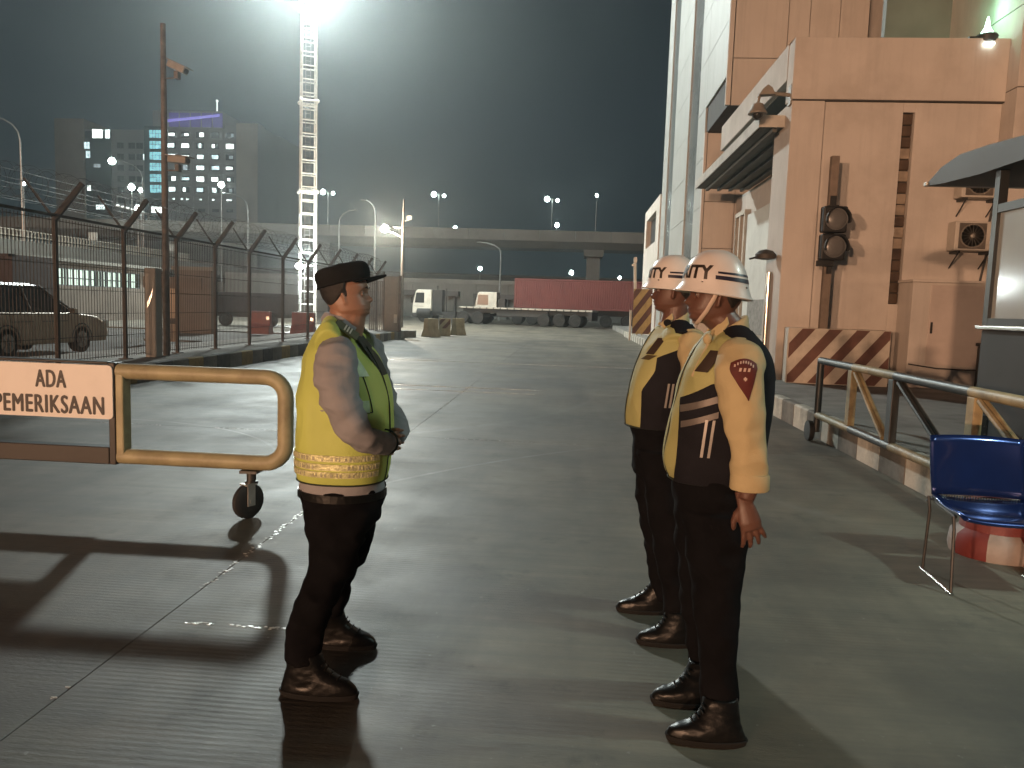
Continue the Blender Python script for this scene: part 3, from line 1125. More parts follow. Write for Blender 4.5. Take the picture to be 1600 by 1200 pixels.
# air conditioners
M_acw = mat("aged white air conditioner", (0.52, 0.48, 0.42), 0.5, var=0.08, scale=3, dirt=0.4, dscale=3)
def aircon(x0, z0, label):
    t = thing("air_conditioner", label, "air conditioner", (x0, YF - 0.36, z0), 0, "outdoor air conditioner units on the office wall")
    b = MB()
    b.box(0, 0.74, 0, 0.30, 0, 0.52)
    b.build("case", M_acw, t, bevel=0.015)
    b = MB()
    for i in range(8):
        r = 0.03 + i * 0.026
        b.lathe([(r, -0.012), (r + 0.007, -0.012), (r + 0.007, -0.004), (r, -0.004)], 24, c=(0.30, 0, 0.26), axis='y')
    for i in range(8):
        a = pi * i / 8
        b.tube([(0.30 - 0.225 * cos(a), -0.014, 0.26 - 0.225 * sin(a)), (0.30 + 0.225 * cos(a), -0.014, 0.26 + 0.225 * sin(a))], 0.004, 5)
    b.build("fan_grille", mat("dull grille wire", (0.17, 0.15, 0.125), 0.6, var=0.15), t)
    b = MB()
    b.box(0.06, 0.54, -0.003, 0.02, 0.03, 0.49)
    b.build("fan_opening", mat("brown grey grille plate", (0.10, 0.085, 0.07), 0.6, var=0.2), t, bevel=0.01)
    b = MB()
    b.lathe([(0.015, -0.02), (0.04, -0.012)], 12, c=(0.30, 0, 0.26), axis='y')
    b.build("fan_hub", M_frame, t)
    for x in (0.1, 0.62):
        b = MB()
        b.box(x - 0.02, x + 0.02, 0.02, 0.35, -0.045, -0.003)
        b.tube([(x, 0.05, -0.045), (x, 0.35, -0.30)], 0.012, 6)
        b.build("bracket", M_dark, t)
    b = MB()
    b.tube([(0.70, 0.2, 0.1), (0.72, 0.3, 0.0), (0.70, 0.33, -0.25), (0.66, 0.33, -0.55)], 0.02, 6)
    b.build("pipe", M_dark, t)
aircon(6.78, 2.78, "lower of the two air conditioner units on the beige wall")
aircon(6.83, 3.72, "upper air conditioner unit on the beige wall, half behind the curved canopy")

# meter cabinet
cb = thing("meter_cabinet", "pink beige metal cabinet standing against the wall beside the striped block", "cabinet", (6.02, 14.28, 0.3))
b = MB()
b.box(0, 1.33, 0, 0.60, 0.0, 1.88)
b.build("case", M_plaster, cb, bevel=0.01)
b = MB()
b.box(-0.03, 1.36, -0.04, 0.60, 1.882, 1.93)
b.build("lid", M_plaster, cb, bevel=0.008)
b = MB()
b.box(0.31, 1.30, -0.022, -0.002, 0.42, 1.84)
dr = b.build("door", mat("pinkish cabinet door", (0.56, 0.48, 0.43), 0.6, var=0.06, scale=3, dirt=0.3), cb, bevel=0.006)
b = MB()
b.box(0.34, 0.37, -0.05, -0.023, 0.98, 1.18)
b.build("handle", M_dark, dr)
b = MB()
b.tube([(0.02, -0.02, 0.42), (0.5, -0.05, 0.36), (1.0, -0.05, 0.35), (1.34, -0.03, 0.36)], 0.012, 6)
b.build("cable", M_dark, cb)
bn = thing("waste_bin", "small black bin standing beside the pinkish cabinet", "bin", (7.0, 13.4, 0.3))
b = MB()
b.prism([(-0.16, -0.16), (0.16, -0.16), (0.16, 0.16), (-0.16, 0.16)], 'z', 0, 0.80)
b.build("body", M_dark, bn, bevel=0.02)
b = MB()
b.box(-0.18, 0.18, -0.18, 0.18, 0.803, 0.86)
b.build("lid", M_dark, bn, bevel=0.01)

# striped concrete block
M_cream = mat("cream hazard paint", (0.50, 0.45, 0.38), 0.65, var=0.1, scale=5, bump=0.15, dirt=0.45, dscale=3, dirt_col=(0.2, 0.16, 0.12))
M_maroon = mat("dark red brown hazard paint", (0.12, 0.055, 0.04), 0.65, var=0.2, scale=5, bump=0.15, dirt=0.3, dscale=3)
sb = thing("hazard_block", "concrete guard block with slanting brown and cream stripes below the signal", "block", (3.93, 14.30, 0.3), radians(-7))
b = MB()
L, HB = 1.72, 1.0
b.box(0, L, 0, 0.55, 0, HB)
b.box(-0.015, 0.0, 0.0, 0.5, 0, HB - 0.01)
b.build("body", M_cream, sb, bevel=0.015)
def clip_stripes(L, H, w, gap, lean, off):
    polys = []
    x = -lean * H + off
    while x < L:
        p = [(x, 0), (x + w, 0), (x + w + lean * H, H), (x + lean * H, H)]
        for (ax, lim, sgn) in ((0, 0.0, 1), (0, L, -1)):
            q = []
            for i in range(len(p)):
                a, c = p[i], p[(i + 1) % len(p)]
                ina, inc = sgn * (a[0] - lim) >= 0, sgn * (c[0] - lim) >= 0
                if ina:
                    q.append(a)
                if ina != inc:
                    t = (lim - a[0]) / (c[0] - a[0])
                    q.append((lim, a[1] + t * (c[1] - a[1])))
            p = q
            if not p:
                break
        if len(p) >= 3:
            polys.append(p)
        x += w + gap
    return polys
for p in clip_stripes(L - 0.02, HB - 0.02, 0.22, 0.24, 0.80, 0.22):
    b = MB()
    b.prism([(u + 0.01, v + 0.01) for u, v in p], 'y', -0.003, 0.002)
    b.build("stripe", M_maroon, sb)

# signal
ts = thing("traffic_signal", "dark two lens traffic signal on a beige square post", "traffic light", (4.53, 14.35, 0.3))
b = MB()
b.box(-0.068, 0.068, -0.06, 0.06, 0, 4.05)
b.build("post", mat("dull beige post paint", (0.20, 0.155, 0.12), 0.6, var=0.12, scale=5, dirt=0.4, dscale=4), ts, bevel=0.008)
M_sig = mat("black signal housing", (0.012, 0.011, 0.010), 0.6, var=0.2)
for k, z0 in enumerate((2.69, 2.21)):
    b = MB()
    b.box(-0.22, 0.20, -0.30, -0.10, z0, z0 + 0.455)
    hs = b.build("signal_case", M_sig, ts, bevel=0.03)
    b = MB()
    b.lathe([(0.19, -0.33), (0.19, -0.301)], 24, c=(0.0, 0, z0 + 0.23), axis='y')
    b.ball((0.0, -0.325, z0 + 0.23), 0.175, 0.05, 0.175, 20, 10)
    b.build("lens", mat("dead signal lens", (0.13, 0.125, 0.12), 0.3, var=0.2), hs, smooth='auto')
    b = MB()
    rows = []
    for yy, rr in ((-0.30, 0.20), (-0.36, 0.205), (-0.42, 0.21)):
        rows.append([Vector((0.02 + rr * cos(q), yy, z0 + 0.23 + rr * sin(q))) for q in [radians(-20 + i * 10) for i in range(23)]])
    b.grid(rows, closed=False)
    o = b.build("visor", M_sig, hs, smooth=True)
    sd = o.modifiers.new("thickness", 'SOLIDIFY')
    sd.thickness = 0.012
b = MB()
b.box(-0.05, 0.05, -0.10, 0.062, 3.145, 3.35)
b.box(-0.09, 0.07, -0.20, -0.06, 3.146, 3.18)
b.build("bracket", M_sig, ts)
b = MB()
b.box(-0.22, 0.05, -0.20, -0.06, 2.11, 2.208)
b.box(-0.03, 0.05, -0.10, -0.061, 1.98, 2.11)
b.build("bracket", M_sig, ts)

# dome camera on its arm and flood lamp on its arm
M_cam = mat("grey brown camera casing", (0.24, 0.21, 0.175), 0.5, var=0.15, scale=6)
dc = thing("dome_camera", "dome security camera hanging from an arm at the office corner", "camera", (3.85, YF + 0.05, 5.55))
b = MB()
b.tube([(0, 0, 0), (-0.22, 0.0, 0.02), (-0.42, 0.0, 0.03)], 0.035, 8)
b.box(-0.03, 0.02, -0.1, 0.1, -0.18, 0.18)
b.build("arm", M_cam, dc, smooth='auto')
b = MB()
b.prism([(-0.60, -0.02), (-0.30, 0.0), (-0.36, 0.12), (-0.44, 0.17), (-0.52, 0.10)], 'y', -0.09, 0.09)
b.tube([(-0.56, 0, 0.02), (-0.585, 0, -0.10), (-0.585, 0, -0.16)], 0.03, 8)
b.build("mount", M_cam, dc, bevel=0.01)
b = MB()
b.lathe([(0.03, -0.14), (0.10, -0.17), (0.135, -0.27), (0.175, -0.32), (0.175, -0.345), (0.11, -0.35)], 16, c=(-0.585, 0, 0))
b.build("hood", M_cam, dc, smooth='auto')
b = MB()
b.ball((-0.585, 0, -0.36), 0.10, 0.10, 0.10, 14, 8)
b.build("dome", mat("smoked dome", (0.03, 0.028, 0.025), 0.08, spec=0.8), dc, smooth=True)
fl = thing("arm_lamp", "dark unlit lamp head on a short arm beside the office doorway", "lamp", (3.86, YF + 0.4, 2.66))
b = MB()
b.tube([(0, 0, 0), (-0.14, -0.05, 0.02), (-0.55, -0.25, -0.10)], 0.018, 8)
b.build("arm", M_dark, fl)
b = MB()
b.lathe([(0.02, 0.10), (0.13, 0.07), (0.20, 0.0), (0.19, -0.08), (0.05, -0.10)], 14, c=(-0.22, -0.1, 0.0))
b.build("head", mat("black lamp head", (0.05, 0.042, 0.035), 0.6, var=0.2), fl, smooth='auto')

# wall and gate things at the far right end
rwall = thing("gate_wall", "pale wall with a dark opening beyond the office tower", "wall", (3.85, 36.7, 0))
b = MB()
b.box(0, 0.4, 0, 7.4, 0, 4.9)
b.box(0, 0.4, 0, 7.4, 6.4, 6.95)
b.box(0, 0.4, 0, 1.5, 4.9, 6.4)
b.box(0, 0.4, 6.4, 7.4, 4.9, 6.4)
b.build("wall", M_plaster, rwall)
b = MB()
b.box(0.25, 0.3, 1.5, 6.4, 4.9, 6.4)
b.build("louvre", M_dark, rwall)  # dark sheet painted in for the shade inside the opening
M_orange = mat("orange red barrier paint", (0.42, 0.13, 0.05), 0.6, var=0.2, dirt=0.4)
hp = thing("hazard_board", "hazard board with slanting dark and yellow stripes near the trucks", "board", (3.48, 38.2, 0.3), radians(-24))
b = MB()
b.box(-0.55, 0.75, 0, 0.06, 0.1, 2.3)
b.build("board", mat("dull yellow board", (0.42, 0.30, 0.12), 0.6, var=0.15, dirt=0.4), hp)
for p in clip_stripes(1.28, 2.18, 0.32, 0.36, 0.75, 0.1):
    q = MB()
    q.prism([(u - 0.54, v + 0.11) for u, v in p], 'y', -0.004, 0.0)
    q.build("stripe", M_maroon, hp)
bp_ = thing("barrier_post", "slim pale gate post with a small sensor on top beside the hazard board", "post", (3.18, 40.6, 0.0))
b = MB()
b.tube([(0.25, 0, 0), (0.05, 0, 2.2), (-0.05, 0, 4.0)], 0.075, 8)
b.build("post", mat("pale post paint", (0.5, 0.44, 0.36), 0.5, var=0.1), bp_)
b = MB()
b.box(-0.12, 0.04, -0.1, 0.1, 4.0, 4.28)
b.box(-0.22, -0.06, -0.06, 0.06, 3.82, 3.92)
b.build("sensor", M_frame, bp_)
for k, (x, h) in enumerate(((2.98, 1.55), (3.3, 2.35), (3.52, 2.5))):
    t = thing("guard_post", ["short cream guard post at the kerb end nearest the trucks", "middle orange and cream guard post at the kerb end", "tallest orange and cream guard post beside the hazard board"][k], "post", (x, 39.9 - k * 0.35, 0.0), 0, "guard posts at the far kerb end")
    b = MB()
    b.tube([(0, 0, 0), (0, 0, h)], 0.055, 8)
    b.build("pipe", MATS["pale post paint"], t)
    if k:
        b = MB()
        for z in (0.4, 1.1, 1.8):
            b.tube([(0, 0, z), (0, 0, z + 0.35)], 0.06, 8)
        b.build("band", M_orange, t)

# ================================================================== BOOTH
M_bwall = mat("dark grey booth panel", (0.035, 0.034, 0.033), 0.55, var=0.15, scale=2, dirt=0.2)
M_bframe = mat("dark booth frame", (0.02, 0.021, 0.021), 0.4, var=0.15)
bt = thing("guard_booth", "dark grey guard booth with big window and curved canopy roof", "booth", (0, 0, 0))
b = MB()
b.box(3.58, 3.68, 3.0, 7.05, 0.3, 1.44)
b.box(3.68, 5.9, 6.95, 7.05, 0.3, 1.44)
b.box(5.8, 5.9, 3.0, 6.95, 0.3, 2.5)
b.box(3.68, 5.8, 3.0, 3.1, 0.3, 1.44)
b.build("wall", M_bwall, bt, bevel=0.01)
b = MB()
b.box(3.54, 3.70, 2.96, 7.09, 1.443, 1.475)
b.build("ledge", mat("steel ledge", (0.5, 0.5, 0.47), 0.25, metal=0.8, var=0.1), bt, bevel=0.006)
b = MB()
for (x, y) in ((3.58, 6.975), (3.58, 4.9), (3.58, 3.0)):
    b.box(x, x + 0.075, y, y + 0.075, 1.477, 2.80)
b.box(5.80, 5.875, 6.97, 7.045, 1.477, 2.80)
b.box(3.582, 3.653, 3.08, 6.974, 2.44, 2.51)
b.box(3.582, 3.653, 3.08, 6.974, 1.478, 1.54)
b.box(3.66, 5.80, 6.98, 7.04, 2.44, 2.51)
b.build("window_frame", M_bframe, bt)
b = MB()
b.box(3.61, 3.62, 4.976, 6.973, 1.541, 2.439)
b.box(3.61, 3.62, 3.08, 4.898, 1.541, 2.439)
b.box(3.66, 5.80, 7.005, 7.015, 1.478, 2.439)
b.build("pane", glass_mat("grimy booth glass", (0.52, 0.56, 0.55), 0.12, 0.72), bt)
b = MB()
prof = [(2.4, 2.82), (7.2, 2.80), (7.9, 2.83), (8.22, 2.86), (8.22, 2.885), (7.95, 2.99), (7.6, 3.045), (7.1, 3.03), (6.5, 2.99), (2.4, 2.97)]
b.prism(prof, 'x', 3.52, 6.1)
b.build("canopy_roof", mat("grey canopy sheet", (0.07, 0.069, 0.067), 0.5, var=0.15, scale=3, dirt=0.3), bt, smooth='auto')
b = MB()
b.box(3.50, 6.12, 8.20, 8.27, 2.855, 2.895)
b.build("gutter_tip", M_frame, bt, bevel=0.008)
b = MB()
b.box(4.6, 5.7, 4.0, 6.6, 0.3, 1.05)
b.build("desk", mat("booth desk", (0.2, 0.2, 0.2), 0.6), bt)
sp_ = thing("studded_post", "short dark post with shiny studs behind the blue chair", "post", (3.42, 6.6, 0.3))
b = MB()
b.tube([(0, 0, 0), (0, 0, 0.44)], 0.05, 10)
b.build("post", M_dark, sp_)
b = MB()
for k in range(12):
    a = radians(200 + 70 * (k % 2) + 10 * (k % 3))
    b.ball((0.05 * cos(a), 0.05 * sin(a), 0.06 + k * 0.032), 0.007, 0.007, 0.007, 6, 4)
b.build("stud", mat("chrome stud", (0.8, 0.8, 0.8), 0.15, metal=1.0), sp_)

# ================================================================== SWING BARRIER AT RIGHT
M_byel = mat("dirty yellow barrier paint", (0.36, 0.28, 0.15), 0.4, var=0.2, scale=6, dirt=0.7, dscale=5)
M_bblk = mat("black barrier paint", (0.035, 0.036, 0.034), 0.28, var=0.2, scale=6, dirt=0.25, dscale=5)
rb = thing("swing_barrier", "opened black and yellow pipe swing barrier along the right kerb", "barrier", (3.0, 0, 0))
segs = [(9.47, 8.35, 0), (8.35, 7.3, 1), (7.3, 5.95, 0), (5.95, 4.6, 1), (4.6, 2.4, 0)]
for (y0, y1, c) in segs:
    for (z, r, nm) in ((0.985, 0.042, "top_rail"), (0.325, 0.042, "bottom_rail")):
        b = MB()
        b.tube([(0, y0, z), (0, y1, z)], r, 14)
        b.build(nm, M_byel if (c + (z < 0.5)) % 2 else M_bblk, rb, smooth='auto')
for (y, m) in ((8.40, M_byel), (7.34, M_bblk), (5.9, M_byel), (4.6, M_bblk), (3.3, M_byel)):
    b = MB()
    b.box(-0.035, 0.035, y - 0.055, y + 0.055, 0.36, 0.95)
    b.build("upright", m, rb, bevel=0.006)
for (y0, y1, m) in ((8.28, 7.46, M_byel), (7.2, 6.1, M_bblk), (5.8, 4.72, M_byel)):
    b = MB()
    for o in (-0.02, 0.02):
        b.tube([(o, y0, 0.93), (o, y1, 0.38)], 0.022, 8)
    b.build("brace", m, rb)
b = MB()
b.tube([(0, 9.47, 0.12), (0, 9.47, 1.0)], 0.042, 12)
b.ball((0, 9.47, 0.985), 0.043, 0.043, 0.043, 10, 6)
b.build("end_post", M_bblk, rb, smooth='auto')
b = MB()
b.lathe([(0.05, -0.035), (0.12, -0.03), (0.125, 0), (0.12, 0.03), (0.05, 0.035)], 20, c=(-0.06, 9.53, 0.125), axis='x')
b.build("wheel", mat("black rubber", (0.02, 0.02, 0.02), 0.6, var=0.2), rb, smooth='auto')
b = MB()
b.tube([(0, 2.4, 0), (0, 2.4, 1.25)], 0.08, 14)
b.build("hinge_post", M_bblk, rb)

# ================================================================== SIGNED SWING BARRIER AT LEFT
M_bbrn = mat("dark brown barrier paint", (0.012, 0.009, 0.007), 0.4, var=0.2, scale=5, dirt=0.3, dscale=5)
M_sign = mat("white reflective sheet", (0.74, 0.70, 0.66), 0.35, var=0.04, scale=6, dirt=0.12, dscale=6)
lb = thing("swing_barrier", "closed yellow and brown swing barrier carrying the white inspection sign", "barrier", (0, 5.03, 0))
cxr = 0.14
pts = [(-3.085, 0, 0.975), (-2.05, 0, 0.975)]
for i in range(1, 8):
    a = pi / 2 - (pi / 2) * i / 8
    pts.append((-2.05 + cxr * cos(a), 0, 0.835 + cxr * sin(a)))
pts += [(-1.91, 0, 0.835), (-1.91, 0, 0.525)]
for i in range(1, 8):
    a = -(pi / 2) * i / 8
    pts.append((-2.05 + cxr * cos(a), 0, 0.525 + cxr * sin(a)))
pts += [(-2.05, 0, 0.385), (-3.085, 0, 0.385)]
b = MB()
b.tube(pts, 0.054, 18, up=(0, 1, 0))
b.build("tube_frame", mat("yellow ochre barrier paint", (0.34, 0.305, 0.18), 0.4, var=0.18, scale=7, bump=0.12, bscale=40, dirt=0.6, dscale=5, dirt_col=(0.12, 0.085, 0.05)), lb, smooth='auto')
b = MB()
b.box(-3.087, -3.03, -0.05, 0.05, 0.39, 0.97)
b.build("inner_upright", MATS["yellow ochre barrier paint"], lb, bevel=0.01)
b = MB()
b.box(-3.135, -3.088, -0.051, 0.055, 0.33, 1.035)
b.box(-7.0, -3.137, -0.05, 0.05, 0.33, 0.45)
b.box(-7.0, -3.137, -0.05, 0.05, 1.022, 1.04)
b.box(-7.0, -6.9, -0.05, 0.05, 0.452, 1.02)
b.box(-5.1, -5.0, -0.05, 0.05, 0.452, 1.02)
b.build("brown_frame", M_bbrn, lb, bevel=0.006)
sg = MB()
def rrect(x0, x1, z0, z1, r, n=6):
    out = []
    for (cx_, cz_, a0) in ((x1 - r, z1 - r, 0), (x0 + r, z1 - r, 90), (x0 + r, z0 + r, 180), (x1 - r, z0 + r, 270)):
        out += [(cx_ + r * cos(radians(a0 + 90 * i / n)), cz_ + r * sin(radians(a0 + 90 * i / n))) for i in range(n + 1)]
    return out
sg.prism(rrect(-4.03, -3.097, 0.647, 1.016, 0.03), 'y', -0.062, -0.052)
plate = sg.build("sign_plate", M_sign, lb)
M_ink = mat("dark brown black lettering", (0.012, 0.007, 0.006), 0.5, var=0.1)
for (s, z, w, h) in (("ADA", 0.911, 0.226, 0.122), ("PEMERIKSAAN", 0.737, 0.795, 0.128)):
    for k, (dx, dz) in enumerate(((-0.0055, 0), (0.0055, 0), (0, 0.0028), (0, -0.0028), (0, 0))):
        me = text_mesh(s, 0.17, offset=0.0, space=1.12)
        xs_ = [v.co.x for v in me.vertices]
        zs_ = [v.co.y for v in me.vertices]
        for v in me.vertices:
            x = (-3.537 if s == 'ADA' else -3.553) + dx + (v.co.x - (max(xs_) + min(xs_)) / 2) * (w - 0.011) / (max(xs_) - min(xs_))
            z_ = z + dz + (v.co.y - (max(zs_) + min(zs_)) / 2) * (h - 0.0056) / (max(zs_) - min(zs_))
            v.co = (x, -0.0630 - 0.0003 * k, z_)
        link("lettering", me, M_ink, plate)
b = MB()
b.box(-2.21, -2.09, -0.06, 0.06, 0.315, 0.333)
b.tube([(-2.15, 0, 0.333), (-2.15, 0, 0.25)], 0.032, 12)
b.lathe([(0.045, 0.235), (0.045, 0.255)], 14, c=(-2.15, 0, 0))
b.build("caster_stem", M_bblk, lb, smooth='auto')
RW = Matrix.Translation((-2.16, -0.03, 0.122)) @ Matrix.Rotation(radians(62), 4, 'Z')
b = MB()
b.lathe([(0.055, -0.026), (0.105, -0.026), (0.121, -0.014), (0.122, 0.0), (0.121, 0.014), (0.105, 0.026), (0.055, 0.026)], 28, axis='y', M=RW)
b.build("caster_wheel", mat("black rubber", (0.02, 0.02, 0.02), 0.6), lb, smooth='auto')
b = MB()
for s in (-1, 1):
    b.box(-0.03, 0.03, s * 0.034 - 0.004, s * 0.034 + 0.004, -0.03, 0.125, M=RW)
b.box(-0.04, 0.04, -0.04, 0.04, 0.110, 0.122, M=RW)
b.lathe([(0.015, -0.042), (0.015, 0.042)], 10, axis='y', M=RW)
b.build("caster_fork", M_galv, lb)
b = MB()
b.tube([(-6.95, 0.0, 0), (-6.95, 0.0, 1.5)], 0.09, 16)
b.build("hinge_post", M_bbrn, lb)

# ================================================================== BLUE CHAIR AND CONCRETE BASE
M_blue = mat("glossy blue chair sheet", (0.010, 0.026, 0.12), 0.18, metal=0.5, var=0.15, scale=5, coat=0.4)
M_chrome = mat("chromed rod", (0.6, 0.6, 0.58), 0.15, metal=1.0, var=0.05)
ch = thing("metal_chair", "shiny blue metal chair on thin black legs facing the camera", "chair", (2.44, 4.47, 0), radians(-4))
b = MB()
rows = []
for i in range(9):
    t = i / 8
    z = 0.465 + t * 0.345
    y = 0.22 + 0.10 * t + 0.012 * sin(t * pi)
    rows.append([Vector((x, y - 0.035 * (1 - (2 * k / 16 - 1) ** 2) * -1, z + 0.008 * (1 - (2 * k / 16 - 1) ** 2) * t)) for k, x in enumerate([-0.265 + 0.53 * q / 16 for q in range(17)])])
b.grid(rows, closed=False)
bo = b.build("backrest", M_blue, ch, smooth=True)
sd = bo.modifiers.new("thickness", 'SOLIDIFY'); sd.thickness = 0.014
b = MB()
rows = []
for i in range(9):
    t = i / 8
    y = 0.21 - 0.45 * t
    z = 0.455 - 0.03 * sin(t * pi) - (0.035 * max(0, t - 0.8) / 0.2)
    rows.append([Vector((-0.26 + 0.52 * q / 16, y, z + 0.022 * abs(2 * q / 16 - 1) ** 3)) for q in range(17)])
b.grid(rows, closed=False)
so = b.build("seat", M_blue, ch, smooth=True)
sd = so.modifiers.new("thickness", 'SOLIDIFY'); sd.thickness = 0.014
b = MB()
for k in range(30):
    x = -0.215 + k * 0.43 / 29
    b.ball((x, 0.203, 0.462), 0.0055, 0.006, 0.010, 6, 4)
b.build("perforated_rim", M_chrome, so)
for s in (-1, 1):
    x = s * 0.285
    b = MB()
    b.tube([(x, 0.20, 0.46), (x, 0.17, 0.38), (x, 0.20, 0.012)], 0.0095, 8)
    b.build("leg", M_dark, ch)
    b = MB()
    b.tube([(x, -0.16, 0.43), (x, -0.18, 0.36), (x, -0.21, 0.012)], 0.0095, 8)
    b.build("leg", M_dark, ch)
    b = MB()
    b.tube([(x, 0.22, 0.010), (x, -0.23, 0.010)], 0.0095, 8)
    b.build("skid", M_chrome, ch)
    b = MB()
    b.tube([(x, 0.22, 0.42), (s * 0.26, 0.215, 0.45), (s * 0.26, 0.10, 0.432), (s * 0.26, -0.12, 0.42), (x, -0.16, 0.42)], 0.011, 8)
    b.build("seat_rail", M_dark, ch)
M_redp = mat("worn red base paint", (0.16, 0.028, 0.025), 0.5, var=0.15, scale=6, dirt=0.3, dscale=5)
M_whitep = mat("worn white base paint", (0.30, 0.25, 0.225), 0.55, var=0.1, scale=6, dirt=0.4, dscale=5)
cbx = thing("concrete_weight", "red and white painted concrete base on the ground behind the blue chair", "concrete base", (2.82, 5.14, 0), radians(8))
prof = [(0.265, 0.0), (0.275, 0.04), (0.265, 0.13), (0.215, 0.17), (0.20, 0.33), (0.12, 0.345)]
for lvl, (i0, i1) in enumerate(((0, 3), (3, 5))):
    for k in range(8):
        b = MB()
        rows = []
        for (r, z) in prof[i0:i1 + 1]:
            rows.append([Vector((r * cos(a), r * sin(a), z)) for a in [radians(45 * k + q * 11.25) for q in range(5)]])
        b.grid(rows, closed=False)
        b.build("painted_face", (M_redp if (k % 2 == 0) else M_whitep) if lvl == 0 else M_redp, cbx, smooth=True)
b = MB()
b.lathe([(0.18, 0.02), (0.165, 0.33), (0.08, 0.335)], 20)
b.build("core", M_kdull, cbx)

# ================================================================== FENCE AT LEFT
M_fence = mat("brown galvanised fence", (0.055, 0.046, 0.039), 0.55, metal=0.4, var=0.3, scale=5, dirt=0.4, dscale=3)
fe = thing("security_fence", "tall mesh security fence with Y arms and coiled barbed wire", "fence", (-8.3, 0, 0.3))
posts = [8.0, 9.9, 11.85, 13.75, 15.65, 17.4, 19.3, 21.6, 23.7, 25.8, 27.9, 30.0, 32.2]
M_brk = mat("dark bracket steel", (0.06, 0.052, 0.046), 0.6, var=0.3)
post0 = arm0 = None
for i, y in enumerate(posts):
    if post0 is None:
        b = MB()
        b.box(-0.03, 0.03, -0.03, 0.03, 0, 2.45)
        b.box(-0.09, 0.09, -0.09, 0.09, 0, 0.015)
        post0 = b.build("post", M_fence, fe)
        post0.location.y = y
        b = MB()
        for s, k in ((-1, 0.55), (1, 1.35)):
            b.tube([(0, 0, 2.36), (s * 0.18, s * 0.12, 2.68), (s * 0.32, s * 0.24, 2.96)], [0.040 * k, 0.038 * k, 0.034 * k], 6)
        arm0 = b.build("barb_arm", M_brk, fe)
        arm0.location.y = y
    else:
        inst(post0, fe, (0, y, 0))
        inst(arm0, fe, (0, y, 0))
for i in range(len(posts) - 1):
    y0, y1 = posts[i] + 0.05, posts[i + 1] - 0.05
    b = MB()
    n = int((y1 - y0) / 0.075)
    for k in range(n + 1):
        y = y0 + (y1 - y0) * k / n
        b.box(-0.004, 0.004, y - 0.004, y + 0.004, 0.05, 2.38)
    z = 0.08
    for z in (0.08, 0.45, 0.85, 1.25, 1.65, 2.0, 2.34):
        b.box(-0.012, -0.005, y0, y1, z - 0.006, z + 0.006)
    b.build("mesh_panel", M_fence, fe)
b = MB()
b.box(-0.03, 0.03, 8.0, 32.2, 2.40, 2.44)
b.build("top_rail", M_fence, fe)
b = MB()
for s in (-1, 1):
    for (t, z) in ((0.10, 2.56), (0.2, 2.74), (0.30, 2.91)):
        b.tube([(s * t, 8.0, z), (s * t, 20.0, z - 0.015), (s * t, 32.2, z)], 0.004, 4)
b.build("barbed_strand", M_brk, fe)
b = MB()
pts, a = [], 0.0
y = 8.0
while y < 32.2:
    r = 0.27 + 0.03 * sin(y * 2.1)
    pts.append((r * cos(a) * 0.9, y, 2.82 + r * sin(a)))
    a += 2 * pi / 14
    y += 0.30 / 14
b.tube(pts, 0.0026, 4, cap=False)
pts, a = [], 1.0
y = 8.1
while y < 32.2:
    r = 0.25 + 0.03 * sin(y * 1.7)
    pts.append((r * cos(-a) * 0.9, y, 2.84 + r * sin(-a)))
    a += 2 * pi / 14
    y += 0.42 / 14
b.tube(pts, 0.0026, 4, cap=False)
b.build("razor_coil", M_brk, fe, kind="stuff")

gp = thing("gate_pillar", "pale square pillar with a reflector standing in the fence line", "pillar", (-8.14, 14.45, 0.3))
b = MB()
b.box(-0.11, 0.11, -0.11, 0.11, 0, 1.72)
b.build("shaft", mat("pale grey paint", (0.25, 0.24, 0.22), 0.55, var=0.12, dirt=0.4, dscale=2), gp, bevel=0.01)
b = MB()
b.prism([(-0.06, 0.95), (0.0, 1.05), (0.06, 1.25), (0.06, 1.32), (0.0, 1.18), (-0.06, 1.05)], 'y', -0.125, -0.112)
b.build("reflector", mat("reflective tape", (0.8, 0.82, 0.8), 0.15, metal=0.5), gp)  # bright slanting patch, a lamp reflection painted on the pillar

pl = thing("camera_pole", "tall dark pole carrying two brown box cameras inside the fence", "pole", (-8.15, 14.94, 0.3))
b = MB()
b.tube([(0, 0, 0), (0, 0, 4.2), (0, 0, 6.45)], [0.066, 0.060, 0.05], 12)
b.build("pole", M_rust, pl, smooth='auto')
def box_camera(z, tilt):
    b = MB()
    b.tube([(0.05, 0, z - 0.2), (0.10, -0.02, z - 0.2), (0.28, -0.04, z - 0.2)], 0.016, 6)
    b.box(0.26, 0.34, -0.1, 0.02, z - 0.22, z - 0.08)
    br = b.build("bracket", M_rust, pl)
    T = Matrix.Translation((0.30, -0.05, z)) @ Matrix.Rotation(radians(tilt), 4, 'Y') @ Matrix.Rotation(radians(-15), 4, 'Z')
    b = MB()
    b.box(-0.20, 0.24, -0.07, 0.07, -0.06, 0.06, M=T)
    c = b.build("camera_body", M_cam, pl, bevel=0.01)
    b = MB()
    b.box(-0.24, 0.32, -0.095, 0.095, 0.062, 0.078, M=T)
    b.build("sunshield", M_cam, c)
    b = MB()
    b.lathe([(0.05, 0.24), (0.05, 0.262), (0.02, 0.264)], 12, axis='x', M=T)
    b.build("camera_lens", M_dark, c)
box_camera(5.62, 24)
box_camera(3.86, 6)

